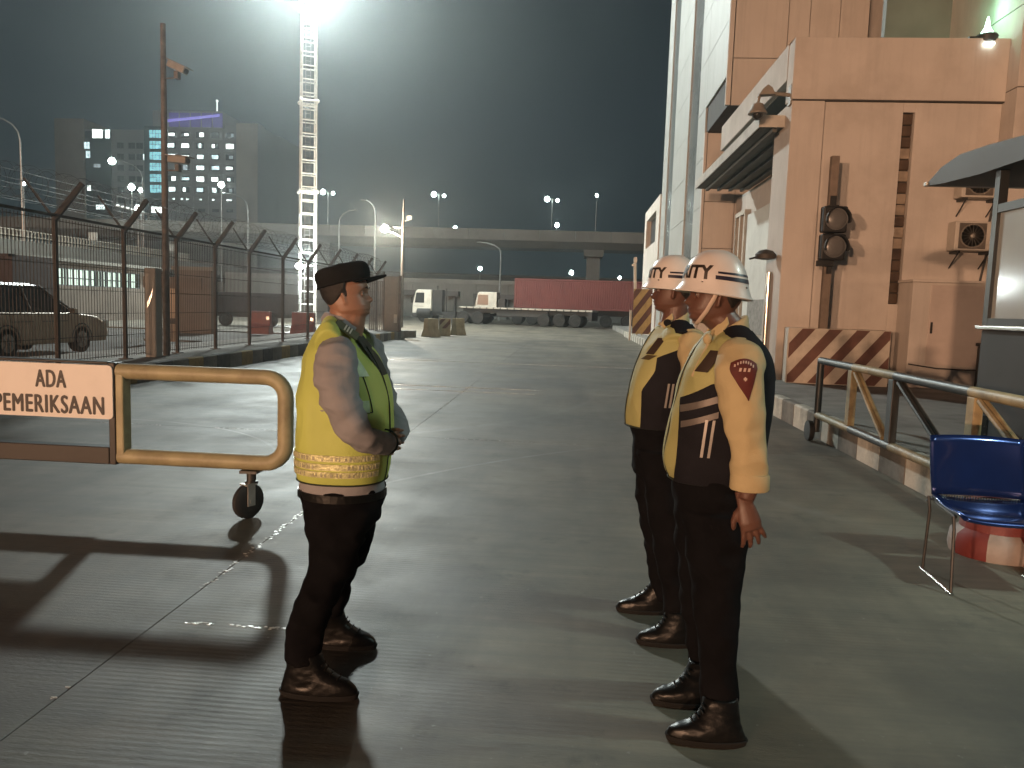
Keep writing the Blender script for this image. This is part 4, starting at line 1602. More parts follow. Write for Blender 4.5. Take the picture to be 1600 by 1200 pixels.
# kiosk panel at the end of the left kerb
M_kiosk = mat("grey brown sheet metal", (0.26, 0.245, 0.215), 0.5, var=0.14, scale=1.5, dirt=0.45, dscale=1.5)
ks = thing("equipment_cabinet", "tall grey metal equipment cabinet at the end of the left island", "cabinet", (-7.78, 33.0, 0.3))
b = MB()
b.box(-0.38, 0.24, 0, 0.7, 0, 2.35)
b.build("case", M_kiosk, ks, bevel=0.01)
b = MB()
b.box(0.25, 0.36, -0.05, 0.1, 0, 2.40)
b.box(-0.42, -0.385, -0.05, 0.1, 0, 2.55)
b.build("corner_post", M_rust, ks)
b = MB()
b.box(-0.36, 0.22, -0.012, -0.002, 1.55, 2.25)
b.box(-0.36, 0.22, -0.012, -0.002, 0.10, 1.50)
b.build("door_panel", M_kiosk, ks, bevel=0.004)
b = MB()
b.box(0.06, 0.2, -0.03, -0.013, 0.35, 0.72)
b.build("notice", mat("white notice", (0.6, 0.58, 0.52), 0.6), ks)
b = MB()
for k in range(7):
    b.box(-1.05 + k * 0.09, -1.0 + k * 0.09, 0.05, 0.08, 0, 2.1)
b.box(-1.05, -0.45, 0.03, 0.1, 2.1, 2.14)
b.build("side_grille", M_rust, ks)

sgp = thing("signal_post", "thin dark post with a bright lamp and camera beyond the equipment cabinet", "post", (-10.75, 48, 0))
b = MB()
b.tube([(0, 0, 0), (0, 0, 5.6), (0.02, 0, 7.95)], [0.11, 0.10, 0.05], 10)
b.build("pole", M_rust, sgp, smooth='auto')
b = MB()
b.tube([(0, 0, 5.55), (-0.5, 0, 5.85), (-0.95, 0, 5.98)], 0.05, 8)
b.tube([(0, 0, 6.2), (-0.6, 0, 6.22)], 0.04, 8)
b.build("lamp_arm", M_galv, sgp)
b = MB()
b.box(-1.28, -0.85, -0.2, 0.2, 6.0, 6.22)
hd = b.build("lamp_head", M_galv, sgp, bevel=0.03)
b = MB()
b.ball((-1.12, -0.18, 6.10), 0.24, 0.13, 0.22, 14, 8)
b.build("diffuser", emat("post lamp diffuser", (0.9, 1.0, 0.95), 120.0), hd, smooth=True)
lamp("post_light", 'POINT', sgp, (-1.12, -0.7, 5.9), 2600.0, (1.0, 0.88, 0.68), 0.2)
b = MB()
b.box(0.25, 0.55, -0.12, 0.12, 6.72, 6.95)
b.tube([(0, 0, 6.6), (0.4, 0, 6.7)], 0.03, 6)
b.build("camera_box", M_frame, sgp)

# concrete blocks at the kerb end
M_blk = mat("weathered block concrete", (0.36, 0.31, 0.20), 0.8, var=0.2, scale=3, bump=0.4, dirt=0.4, dscale=2)
def jersey(x, y, rz, L, label, striped):
    t = thing("concrete_block", label, "concrete block", (x, y, 0), rz, "concrete blocks at the left kerb end")
    b = MB()
    b.prism([(-0.30, 0), (0.30, 0), (0.27, 0.12), (0.17, 0.35), (0.13, 0.85), (-0.13, 0.85), (-0.17, 0.35), (-0.27, 0.12)], 'x', 0, L)
    b.build("body", M_blk, t, bevel=0.015)
    if striped:
        for p in clip_stripes(L - 0.04, 0.46, 0.2, 0.22, 0.9, 0.1):
            s = MB()
            s.add([(u + 0.02, -0.174 + 0.04 * v / 0.46, 0.37 + v) for u, v in p], [tuple(range(len(p)))])
            s.add([(u + 0.02, -0.170 + 0.04 * v / 0.46, 0.37 + v) for u, v in p], [tuple(range(len(p)))])
            s.build("stripe", M_maroon, t)
jersey(-6.72, 35.2, radians(62), 0.75, "left concrete block at the kerb end, end face towards the camera", False)
jersey(-6.42, 37.0, radians(8), 0.55, "middle concrete block with slanting dark stripes at the kerb end", True)
jersey(-5.95, 38.6, radians(50), 0.6, "rear pale concrete block partly behind the striped one", False)

# ================================================================== VEHICLES
M_tyre = mat("dusty tyre rubber", (0.022, 0.02, 0.018), 0.8, var=0.3, scale=6, dirt=0.4, dirt_col=(0.09, 0.08, 0.065), dscale=4)
M_rim = mat("grey steel rim", (0.28, 0.27, 0.25), 0.45, metal=0.6, var=0.2)
M_cabw = mat("white truck cab paint", (0.62, 0.59, 0.51), 0.4, var=0.06, scale=2, dirt=0.35, dscale=1.5)
M_cont = mat("brick red container paint", (0.155, 0.042, 0.036), 0.6, var=0.12, scale=0.6, dirt=0.45, dscale=0.8, dirt_col=(0.12, 0.05, 0.04))
M_glassd = mat("dark vehicle glass", (0.015, 0.017, 0.017), 0.22, spec=0.3)
M_chas = mat("black truck chassis", (0.022, 0.02, 0.018), 0.6, var=0.3)
M_deck = mat("pale worn trailer deck", (0.40, 0.36, 0.30), 0.7, var=0.2, scale=2)

def wheel(parent, x, y, r=0.52, w=0.30):
    b = MB()
    b.lathe([(r * 0.55, -w / 2), (r * 0.9, -w / 2), (r, -w / 2 + 0.05), (r, w / 2 - 0.05), (r * 0.9, w / 2), (r * 0.55, w / 2)], 22, axis='y')
    o = b.build("wheel", M_tyre, parent, smooth='auto', loc=(x, y, r))
    b = MB()
    b.lathe([(0.06, -w / 2 + 0.06), (r * 0.34, -w / 2 + 0.03), (r * 0.52, -w / 2 + 0.02), (r * 0.54, -w / 2 - 0.01), (r * 0.54, w / 2 - 0.02)], 16, axis='y')
    b.build("rim", M_rim, o, smooth='auto')
    return o

def cab(t, x0, L, h, parent_w=2.4):
    """front at x0 facing -x"""
    b = MB()
    yb, yf = parent_w, 0.0
    prof = [(x0, 0.75), (x0 + 0.02, 1.55), (x0 + 0.28, h - 0.15), (x0 + 0.45, h), (x0 + L, h), (x0 + L, 0.95), (x0 + 0.9, 0.75)]
    b.prism([(x, z) for x, z in prof], 'y', 0.0, parent_w)
    c = b.build("cab", M_cabw, t, bevel=0.05)
    b = MB()
    b.prism([(x0 + 0.22, 1.62), (x0 + 0.34, h - 0.28), (x0 + 0.48, h - 0.26), (x0 + L * 0.62, h - 0.26), (x0 + L * 0.62, 1.62)], 'y', -0.006, 0.004)
    b.build("side_window", M_glassd, c)
    b = MB()
    b.add([(x0 - 0.012, 0.12, 1.6), (x0 - 0.012, parent_w - 0.12, 1.6), (x0 + 0.255, parent_w - 0.12, h - 0.22), (x0 + 0.255, 0.12, h - 0.22)], [(0, 1, 2, 3)])
    b.build("windscreen", M_glassd, c)
    b = MB()
    b.box(x0 - 0.10, x0 + 0.9, 0.0, parent_w, 0.35, 0.748)
    b.build("bumper", M_chas, t, bevel=0.03)
    b = MB()
    b.box(x0 - 0.05, x0 + 0.05, -0.22, -0.05, 1.6, 2.1)
    b.tube([(x0 + 0.1, 0, 2.2), (x0, -0.13, 2.1)], 0.02, 6)
    b.build("mirror", M_chas, c)
    b = MB()
    b.prism([(x0 + 0.12, 1.30), (x0 + L * 0.6, 1.30), (x0 + L * 0.6, 1.36), (x0 + 0.12, 1.36)], 'y', -0.008, 0.0)
    b.build("door_handle_line", M_frame, c)
    return c

# flatbed truck in front
ft = thing("flatbed_truck", "white cab articulated truck with an empty flatbed trailer in the yard", "truck", (-13.75, 65.6, 0), radians(-13))
cab(ft, 0.0, 1.75, 2.75)
b = MB()
b.box(1.8, 2.7, 0.1, 0.7, 0.9, 2.75)
b.tube([(2.2, 0.3, 2.6), (2.2, 0.3, 3.1)], 0.07, 8)
b.tube([(2.9, 0.6, 0.9), (2.9, 0.6, 2.9)], 0.05, 6)
b.build("air_intake", M_chas, ft)
b = MB()
b.box(0.6, 6.4, 0.3, 2.1, 0.62, 0.95)
b.box(2.9, 4.0, -0.05, 0.6, 0.4, 0.9)
b.build("chassis", M_chas, ft)
b = MB()
b.lathe([(0.05, 0.0), (0.42, 0.03), (0.42, 1.25), (0.05, 1.28)], 16, c=(0.45, 0.18, 0.78), axis='x')
b.build("fuel_tank", M_chas, ft, smooth='auto')
b = MB()
b.box(4.3, 15.75, -0.05, 2.45, 1.30, 1.44)
bed = b.build("flatbed", M_deck, ft, bevel=0.02)
b = MB()
x = 4.35
while x < 15.6:
    b.box(x, x + 0.1, -0.06, -0.051, 1.30, 1.42)
    x += 0.6
b.build("stake_pockets", M_chas, bed)
b = MB()
b.box(4.5, 15.6, 0.5, 0.8, 0.95, 1.299)
b.box(4.5, 15.6, 1.6, 1.9, 0.95, 1.299)
b.box(7.6, 12.0, 0.2, 0.5, 0.75, 1.2)
b.box(15.4, 15.72, 0.0, 2.4, 0.6, 1.295)
b.build("trailer_chassis", M_chas, ft)
for x in (1.0, 4.6, 5.95, 11.7, 13.0, 14.35):
    for y in (0.18, 2.2):
        wheel(ft, x, y, 0.53)

# container truck behind
ct = thing("container_truck", "white cab truck hauling the long red container behind the flatbed", "truck", (-8.75, 68.4, 0), radians(-1.5))
cab(ct, 0.0, 2.0, 2.78)
b = MB()
b.box(0.5, 6.5, 0.3, 2.1, 0.6, 0.95)
b.box(3.4, 15.9, 0.5, 1.9, 0.95, 1.45)
b.build("chassis", M_chas, ct)
b = MB()
b.box(2.1, 2.7, 0.2, 2.1, 0.95, 2.2)
b.build("tank_box", M_chas, ct)
for x in (1.0, 3.9, 5.2, 11.7, 13.6, 14.9):
    for y in (0.18, 2.2):
        wheel(ct, x, y, 0.53)
cn2 = thing("shipping_container", "long brick red shipping container riding on the rear truck", "container", (-5.2, 68.3, 1.47), radians(-1.5))
b = MB()
n = 62
rows_t, rows_b = [], []
poly = []
for i in range(n):
    x0 = 0.12 + (12.19 - 0.24) * i / n
    dx = (12.19 - 0.24) / n
    poly += [(x0, 0.0), (x0 + dx * 0.35, 0.0), (x0 + dx * 0.5, 0.036), (x0 + dx * 0.85, 0.036)]
poly += [(12.07, 0.0)]
poly2 = poly + [(12.07, 2.40), (0.12, 2.40)]
b.prism(poly2, 'z', 0.16, 2.45)
b.build("corrugated_wall", M_cont, cn2)
b = MB()
for x in (0.0, 12.05):
    for y in (-0.02, 2.30):
        b.box(x, x + 0.14, y, y + 0.14, 0.0, 2.59)
b.box(0, 12.19, -0.02, 0.08, 2.46, 2.59)
b.box(0, 12.19, -0.02, 0.10, 0.0, 0.158)
b.box(0, 12.19, 2.36, 2.42, 2.46, 2.59)
b.build("frame", M_cont, cn2, bevel=0.01)
b = MB()
b.box(0.1, 12.1, 0.0, 2.4, 2.50, 2.56)
b.build("roof", M_cont, cn2)

# silver car behind the fence, heading away
M_car = mat("silver beige car paint", (0.30, 0.235, 0.165), 0.28, metal=0.35, var=0.05, scale=3, coat=0.5, dirt=0.15)
car = thing("parked_car", "silver beige car seen through the fence lit orange", "car", (-12.4, 15.2, 0))
b = MB()
prof = [(0.0, 0.42), (-0.02, 0.75), (0.06, 0.98), (0.55, 1.02), (3.25, 1.00), (4.15, 0.90), (4.55, 0.72), (4.62, 0.45), (4.5, 0.26), (0.1, 0.26)]
rows = []
for (x, ins, zs) in ((0.0, 0.06, 0.98), (-0.06, 0.0, 1.0), (-0.85, -0.02, 1.02), (-1.64, 0.0, 1.0), (-1.70, 0.06, 0.98)):
    c = (2.3, 0.6)
    rows.append([Vector((x, c[0] + (p[0] - c[0]) * (1 - ins * 0.5), c[1] + (p[1] - c[1]) * zs)) for p in prof])
b.grid(rows)
body = b.build("body", M_car, car, bevel=0.05)
b = MB()
rows = []
for (z, y0, y1, x0, x1) in ((0.98, 0.30, 3.35, -0.10, -1.60), (1.30, 0.48, 2.75, -0.18, -1.52), (1.62, 0.75, 2.25, -0.28, -1.42), (1.68, 0.95, 2.0, -0.36, -1.34)):
    rows.append([Vector((x0, y0, z)), Vector((x0, y1, z)), Vector((x1, y1, z)), Vector((x1, y0, z))])
b.grid(rows)
gh = b.build("cabin", M_glassd, car, bevel=0.04)
b = MB()
b.add([(-0.35, 0.95, 1.684), (-0.35, 2.0, 1.684), (-1.35, 2.0, 1.684), (-1.35, 0.95, 1.684), (-0.28, 0.75, 1.625), (-0.28, 2.25, 1.625), (-1.42, 2.25, 1.625), (-1.42, 0.75, 1.625)],
      [(0, 1, 2, 3), (0, 4, 5, 1), (1, 5, 6, 2), (2, 6, 7, 3), (3, 7, 4, 0)])
b.tube([(-0.10, 1.75, 1.0), (-0.27, 1.6, 1.63)], 0.035, 6)
b.tube([(-0.09, 3.34, 1.0), (-0.27, 2.25, 1.62)], 0.03, 6)
b.tube([(-0.09, 0.32, 1.0), (-0.27, 0.75, 1.62)], 0.05, 6)
b.build("roof", mat("dark car roof paint", (0.035, 0.03, 0.027), 0.4, var=0.1), car)  # shade put into the roof colour so it sinks into the dark
for y in (0.85, 3.45):
    for x in (-0.10, -1.60):
        b = MB()
        b.lathe([(0.18, -0.1), (0.30, -0.1), (0.33, -0.06), (0.33, 0.1), (0.2, 0.1)], 22, axis='x')
        w_ = b.build("wheel", M_tyre, car, smooth='auto', loc=(x, y, 0.33))
        b = MB()
        for k in range(5):
            a = 2 * pi * k / 5
            b.tube([(0.11, 0.03 * cos(a), 0.03 * sin(a)), (0.105, 0.19 * cos(a), 0.19 * sin(a))], 0.03, 6)
        b.lathe([(0.19, 0.06), (0.21, 0.105), (0.19, 0.108)], 18, axis='x')
        b.build("rim", M_rim, w_, smooth='auto')
        b = MB()
        pts = [(0.075 if x > -1 else -0.075, 0.40 * cos(a), 0.40 * sin(a)) for a in [pi * i / 12 for i in range(13)]]
        b.tube(pts, 0.035, 6)
        b.build("wheel_arch", M_chas, car, loc=(x, y, 0.33))
b = MB()
b.box(-0.14, 0.0, 4.42, 4.58, 0.62, 0.80)
b.build("headlight", mat("headlight glass", (0.7, 0.7, 0.66), 0.1, spec=0.8), car, bevel=0.02)
b = MB()
b.box(-0.10, 0.03, -0.03, 0.12, 0.62, 0.74)
b.build("tail_light", emat("dim tail lamp", (1.0, 0.85, 0.8), 1.2), car, bevel=0.02)
b = MB()
b.box(0.0, 0.15, 2.95, 3.1, 0.98, 1.12)
b.build("mirror", M_car, car, bevel=0.02)
b = MB()
b.box(0.055, 0.07, 0.9, 1.6, 0.80, 0.815)
b.box(0.055, 0.07, 1.9, 2.8, 0.80, 0.815)
b.build("door_trim", M_chas, car)

# dark box trailer far left, low dark trailer, red barriers, gate leaf
M_maro = mat("dark maroon container paint", (0.028, 0.015, 0.017), 0.6, var=0.2, scale=1, dirt=0.4, dscale=1)
dt = thing("box_trailer", "dark maroon box trailer parked behind the car at far left", "trailer", (-27.2, 26.0, 0))
b = MB()
poly = []
n = 26
for i in range(n):
    x0 = 0.1 + 7.1 * i / n
    dx = 7.1 / n
    poly += [(x0, 0.0), (x0 + dx * 0.4, 0.0), (x0 + dx * 0.5, 0.035), (x0 + dx * 0.9, 0.035)]
b.prism(poly + [(7.3, 0.0), (7.3, 2.4), (0.1, 2.4)], 'z', 0.55, 2.78)
b.build("box", M_maro, dt)
b = MB()
b.box(0, 7.4, -0.02, 0.1, 2.70, 2.80)
b.box(0, 7.4, -0.02, 0.1, 0.45, 0.56)
b.box(7.26, 7.4, -0.02, 0.12, 0.45, 2.80)
b.build("frame", M_maro, dt)
for x in (1.2, 2.4, 6.1):
    wheel(dt, x, 0.2, 0.42)
ltl = thing("low_trailer", "low dark side boarded trailer parked beyond the fence", "trailer", (-19.3, 40, 0))
b = MB()
b.box(0, 3.95, 0, 2.3, 0.72, 1.80)
b.build("side_boards", M_maro, ltl, bevel=0.02)
b = MB()
b.box(0.1, 3.8, 0.3, 2.0, 0.5, 0.718)
b.build("chassis", M_chas, ltl)
for x in (0.7, 3.2):
    wheel(ltl, x, 0.2, 0.36)
M_redb = mat("red plastic barrier", (0.20, 0.035, 0.028), 0.45, var=0.1, dirt=0.3)
for k, (x, y, L) in enumerate(((-13.65, 32.0, 0.85), (-12.1, 32.6, 1.0))):
    t = thing("water_barrier", ["left red plastic barrier behind the fence, with a small reflector", "right red plastic barrier behind the fence, nearest the officer"][k], "barrier", (x, y, 0), 0, "red plastic barriers behind the fence")
    b = MB()
    b.prism([(-0.28, 0), (0.28, 0), (0.24, 0.25), (0.12, 0.45), (0.10, 0.98), (-0.10, 0.98), (-0.12, 0.45), (-0.24, 0.25)], 'x', 0, L)
    b.build("body", M_redb, t, bevel=0.03)
    b = MB()
    b.box(L - 0.16, L - 0.04, -0.135, -0.12, 0.62, 0.76)
    b.build("reflector", MATS["reflective tape"], t)
gl2 = thing("metal_door", "pair of narrow cream doors standing in the dark beyond the fence", "door", (-13.55, 24.0, 0))
for x in (0.0, 0.50):
    b = MB()
    b.box(x, x + 0.28, 0, 0.06, 0.02, 1.74)
    lf = b.build("leaf", mat("cream door paint", (0.36, 0.29, 0.21), 0.6, var=0.1, dirt=0.3), gl2, bevel=0.01)
    b = MB()
    b.box(x + 0.13, x + 0.15, -0.012, -0.001, 0.05, 1.7)
    b.box(x, x + 0.28, -0.02, -0.002, 0.60, 0.78)
    b.build("band", M_chas, lf)
b = MB()
b.box(-0.35, 1.6, 0.07, 0.13, 0.02, 0.08)
b.box(-0.35, 1.6, 0.07, 0.13, 1.74, 2.1)
b.build("frame", M_offwall, gl2)
gw = thing("office_annex", "brown annex wall between the office and the red barriers", "wall", (-16.8, 31.5, 0))
b = MB()
b.box(0, 1.6, 0, 0.3, -0.05, 2.6)
b.build("wall", M_offwall, gw)
b = MB()
b.box(-0.1, 1.7, -0.1, 0.4, 2.602, 2.75)
b.build("coping", M_conc, gw)

# ================================================================== LAMPS OUTSIDE THE FRAME THAT LIGHT THE PLACE
for k, (x, share, lab) in enumerate(((-50, 0.48, "left sodium floodlight post of three far behind the camera"), (-32, 0.42, "middle sodium floodlight post of three far behind the camera"), (-6, 0.10, "right sodium floodlight post of three far behind the camera"))):
    sl = thing("sodium_lamp_post", lab, "light post", (x, -75, 0), 0, "sodium floodlight posts behind the camera")
    b = MB()
    b.tube([(0, 0, 0), (0, 0, 6.0)], [0.16, 0.09], 10)
    b.build("pole", M_galv, sl)
    b = MB()
    b.box(-0.5, 0.5, 0.15, 0.7, 5.6, 6.1)
    hd = b.build("floodlight_head", M_dark, sl, bevel=0.03)
    b = MB()
    b.box(-0.44, 0.44, 0.702, 0.72, 5.66, 6.04)
    b.build("floodlight_glass", emat("sodium glass", SODIUM, 60.0), hd)
    lamp("sodium_light", 'SPOT', sl, (0, 0.95, 5.8), SODIUM_W * share, SODIUM, 0.7, spot=125, aim=((2 - x) / 85.0, 1, -0.02), blend=0.6)
gll = thing("booth_lamp", "cool white floodlight on a bracket at the guard booth's roof edge", "lamp", (3.50, 3.0, 2.98))
b = MB()
b.tube([(0.10, 0, 0), (0.10, 0, 0.34), (-0.02, 0, 0.36)], 0.02, 8)
b.build("bracket", M_galv, gll)
b = MB()
b.box(-0.16, 0.06, -0.20, 0.20, 0.33, 0.40)
hd = b.build("lamp_head", M_galv, gll, bevel=0.01)
b = MB()
b.box(-0.15, 0.05, -0.18, 0.18, 0.318, 0.328)
b.build("diffuser", emat("booth lamp diffuser", (0.8, 1.0, 0.9), 12.0), hd)
lamp("booth_light", 'SPOT', gll, (-0.08, 0.0, 0.27), GATE_LED_W, (0.74, 1.0, 0.92), 0.09, spot=165, aim=(-0.75, 0.12, -0.62), blend=0.4)

# ================================================================== PEOPLE
def voxel(mb, size, smooth=2, wr=0.0, wscale=(9, 9, 9), seed=0.0, name="skin"):
    """fuse the shapes of a mesh builder into one continuous surface, soften it, lay folds into it"""
    me = mb.mesh(name + "_src")
    o = bpy.data.objects.new(name + "_src", me)
    COL.objects.link(o)
    r = o.modifiers.new("fuse", 'REMESH')
    r.mode = 'VOXEL'
    r.voxel_size = size
    s = o.modifiers.new("soften", 'SMOOTH')
    s.factor = 0.5
    s.iterations = smooth
    dg = bpy.context.evaluated_depsgraph_get()
    out = bpy.data.meshes.new_from_object(o.evaluated_get(dg))
    bpy.data.objects.remove(o)
    bpy.data.meshes.remove(me)
    if wr > 0:
        folds(out, wr, wscale, seed)
    return out

def folds(me, amp, sc, seed, fn=None):
    co = [v.co.copy() for v in me.vertices]
    no = [v.normal.copy() for v in me.vertices]
    for v, c, n in zip(me.vertices, co, no):
        q = Vector((c.x * sc[0] + seed, c.y * sc[1], c.z * sc[2]))
        w = noise.noise(q)
        k = 1 - abs(w) * 2.2
        k2 = noise.noise(q * 2.3 + Vector((3.1, 0, seed)))
        a = amp if fn is None else amp * fn(c)
        v.co = c + n * a * (k * 0.7 + k2 * 0.5 - 0.35)

class Torso:
    """garment surface from rings (z, cx, rx, ry); f = facing sign along x; angle 0 = front, +90 = camera side"""
    def __init__(self, rings, f, n=2.35):
        self.r = catmull(sorted(rings), 5)
        self.z = [q[0] for q in self.r]
        self.f, self.n = f, n

    def at(self, z):
        return [float(np.interp(z, self.z, [q[k] for q in self.r])) for k in (1, 2, 3)]

    def p(self, z, a, off=0.0):
        cx_, rx, ry = self.at(z)
        ca, sa = cos(a), sin(a)
        e = 2 / self.n
        return Vector((cx_ + self.f * (rx + off) * math.copysign(abs(ca) ** e, ca), -(ry + off) * math.copysign(abs(sa) ** e, sa), z))

    def angle(self, x, z):
        cx_, rx, ry = self.at(z)
        t = max(-1, min(1, self.f * (x - cx_) / rx))
        return acos(math.copysign(abs(t) ** (self.n / 2), t))

    def loft(self, mb, seg=44, off=0.0):
        rows = [[self.p(z, 2 * pi * k / seg, off) for k in range(seg)] for z in self.z]
        mb.grid(rows)

    def patch(self, mb, zs, fa, fb, off, k=14, mirror=False, thick=0.003):
        """cloth laid on the surface between the angles fa(z) and fb(z)"""
        for s in ((1, -1) if mirror else (1,)):
            o_, i_ = [], []
            for z in zs:
                a, c = fa(z), fb(z)
                o_.append([self.p(z, s * (a + (c - a) * j / k), off) for j in range(k + 1)])
                i_.append([self.p(z, s * (a + (c - a) * j / k), off - thick) for j in range(k + 1)])
            rows = [a_ + b_[::-1] for a_, b_ in zip(o_, i_)]
            mb.grid(rows)

def lerp(pts):
    xs_ = [p[0] for p in pts]
    ys_ = [p[1] for p in pts]
    return lambda t: float(np.interp(t, xs_, ys_))

def rng(a, c, n=18):
    return [a + (c - a) * i / n for i in range(n + 1)]

FRONT = lerp([(0, .040), (.03, .073), (.08, .090), (.13, .086), (.165, .093), (.192, .0885), (.215, .095), (.25, .0915), (.30, .088), (.42, .084), (.50, .0935), (.60, .095), (.75, .085), (.88, .058), (.96, .03), (1, .004)])
BACK = lerp([(0, .02), (.10, .045), (.2, .066), (.35, .088), (.5, .098), (.65, .100), (.8, .088), (.92, .058), (1, .004)])
NOSE = lerp([(.255, 0), (.275, .012), (.30, .023), (.325, .026), (.36, .019), (.43, .009), (.48, .002), (.50, 0)])
def head(mb, M, H, jaw=1.0, wide=1.0):
    WID = lerp([(0, .025 * jaw), (.05, .043 * jaw), (.15, .059 * jaw), (.3, .067 * (jaw + 1) / 2), (.45, .072), (.6, .0765), (.75, .072), (.88, .052), (.96, .028), (1, .004)])
    s = H / 0.225
    rows = []
    n = 64
    for i in range(73):
        t = i / 72
        row = []
        for k in range(n):
            a = 2 * pi * k / n
            ca, sa = cos(a), sin(a)
            e = 2 / 2.25
            y = WID(t) * math.copysign(abs(sa) ** e, sa) * wide
            if ca > 0:
                x = FRONT(t) * abs(ca) ** e
                x += NOSE(t) * math.exp(-(y / (0.011 + 0.006 * (t < .33))) ** 2)
                sock = math.exp(-((abs(y) - 0.034) / 0.017) ** 2 - ((t - 0.455) / 0.05) ** 2)
                x -= 0.012 * sock
                x += 0.004 * math.exp(-((abs(y) - 0.03) / 0.02) ** 2 - ((t - 0.525) / 0.025) ** 2)
                lip = math.exp(-(y / 0.022) ** 2)
                x += 0.0035 * lip * (math.exp(-((t - .213) / .012) ** 2) + math.exp(-((t - .172) / .013) ** 2)) - 0.004 * lip * math.exp(-((t - .192) / .006) ** 2)
            else:
                x = -BACK(t) * abs(ca) ** e
            row.append(M @ (Vector((x, y, t * 0.225)) * s))
        rows.append(row)
    mb.grid(rows)
    for sd in (-1, 1):                                   # ears
        E = M @ Matrix.Translation(Vector((-0.004, sd * 0.073, 0.093)) * s) @ Matrix.Rotation(radians(-14), 4, 'Y') @ Matrix.Rotation(radians(sd * 22), 4, 'Z')
        mb.ball((0, 0, 0), 0.016 * s, 0.007 * s, 0.029 * s, 12, 8, M=None) if False else None
        pts = [E @ (Vector((0.010 * cos(q) * 1.2 - 0.004, sd * 0.004, 0.028 * sin(q))) * s) for q in [radians(-95 + i * 24) for i in range(12)]]
        mb.tube(pts, [0.0035 * s] + [0.0052 * s] * 10 + [0.0035 * s], 8)
        vs = MB().ball((0, 0, 0), 0.012 * s, 0.0045 * s, 0.026 * s, 12, 8)
        mb.add([E @ Vector(v) for v in vs.v], vs.f)
        vs = MB().ball((0.004, 0, -0.026), 0.008 * s, 0.005 * s, 0.009 * s, 10, 6)
        mb.add([E @ Vector(v) for v in vs.v], vs.f)

def hand(mb, M, s=1.0, curl=0.35, spread=1.0, side=1):
    """M: x towards the fingers, y to the thumb, z out of the back of the hand"""
    def P(x, y, z):
        return M @ (Vector((x, y * side, z)) * s)
    mb.tube([P(-0.05, 0, 0), P(0.0, 0.0, 0), P(0.03, 0.0, 0.0), P(0.065, 0.0, 0.002), P(0.092, -0.001, 0)], [0.027 * s, 0.029 * s, 0.036 * s, 0.041 * s, 0.037 * s], 14, sq=0.50, up=P(0, 1, 0) - P(0, 0, 0))
    for (y0, L, r, a) in ((0.028, 0.076, .0100, 8), (0.009, 0.085, .0103, 2), (-0.011, 0.079, .0098, -6), (-0.029, 0.062, .0088, -14)):
        a = radians(a * spread)
        p = [0.085, y0, 0.0]
        pts, rad = [tuple([0.06, y0 * 0.9, 0]), tuple(p)], [r, r * 1.08]
        c = curl * 0.5
        for (frac, rr) in ((0.45, 1.0), (0.30, 0.94), (0.25, 0.78)):
            for h in (0.5, 0.5):
                p = [p[0] + L * frac * h * cos(c) * cos(a), p[1] + L * frac * h * sin(a), p[2] - L * frac * h * sin(c)]
                pts.append(tuple(p))
                rad.append(r * (rr if h else 1))
            c += curl
        pts.append((p[0] + r * 0.5 * cos(c), p[1], p[2] - r * 0.5 * sin(c)))
        rad.append(r * 0.45)
        mb.tube([P(*q) for q in pts], [q * s for q in rad], 9)
    pts = [(0.012, 0.012, -0.004), (0.032, 0.036, -0.012), (0.056, 0.051, -0.018), (0.076, 0.055, -0.022), (0.087, 0.056, -0.024)]
    mb.tube([P(*q) for q in pts], [q * s for q in (0.016, 0.0145, 0.0115, 0.0098, 0.005)], 9)

def eyes(parent, M, s, skin):
    for sd in (-1, 1):
        b = MB()
        c = M @ (Vector((0.0680, sd * 0.033, 0.1025)) * s)
        b.ball(c, 0.0112 * s, 0.0112 * s, 0.0112 * s, 14, 10)
        e = b.build("eye", mat("eye white", (0.34, 0.31, 0.28), 0.25, var=0.03), parent, smooth=True)
        b = MB()
        b.ball(c + (M.to_3x3() @ Vector((-0.0004, 0, 0.0040))) * s, 0.0122 * s, 0.0128 * s, 0.0112 * s, 14, 10)
        b.ball(c + (M.to_3x3() @ Vector((-0.0010, 0, -0.0062))) * s, 0.0118 * s, 0.0124 * s, 0.0085 * s, 14, 10)
        b.build("eyelid", skin, parent, smooth=True)
        b = MB()
        d = (M.to_3x3() @ Vector((1, sd * 0.05, 0.02))).normalized()
        b.ball(c + d * 0.0072 * s, 0.0055 * s, 0.0055 * s, 0.0055 * s, 10, 8)
        b.build("iris", mat("dark iris", (0.015, 0.01, 0.008), 0.15), e, smooth=True)
        b = MB()
        pts = [M @ (Vector((0.0965 - 0.45 * abs(q) ** 2 * 9, sd * (0.018 + q), 0.1195 + 0.006 * sin(q * 90))) * s) for q in (0.0, 0.008, 0.016, 0.024, 0.031)]
        b.tube(pts, [0.002 * s, 0.0032 * s, 0.0034 * s, 0.0028 * s, 0.0012 * s], 6, sq=0.7)
        b.build("eyebrow", M_hair, parent, smooth=True)

def boot(mb, rings, ry=0.047, heel_cut=True):
    """rings of (z, cx, rx) in figure coordinates at the plane y given per ring"""
    rows = []
    for (z, cx_, rx, y, w) in catmull(rings, 3):
        rows.append([Vector((cx_ + rx * math.copysign(abs(cos(q)) ** 0.8, cos(q)), y + w * math.copysign(abs(sin(q)) ** 0.8, sin(q)) * (1 - 0.12 * abs(cos(q))), z)) for q in [2 * pi * k / 28 for k in range(28)]])
    mb.grid(rows)

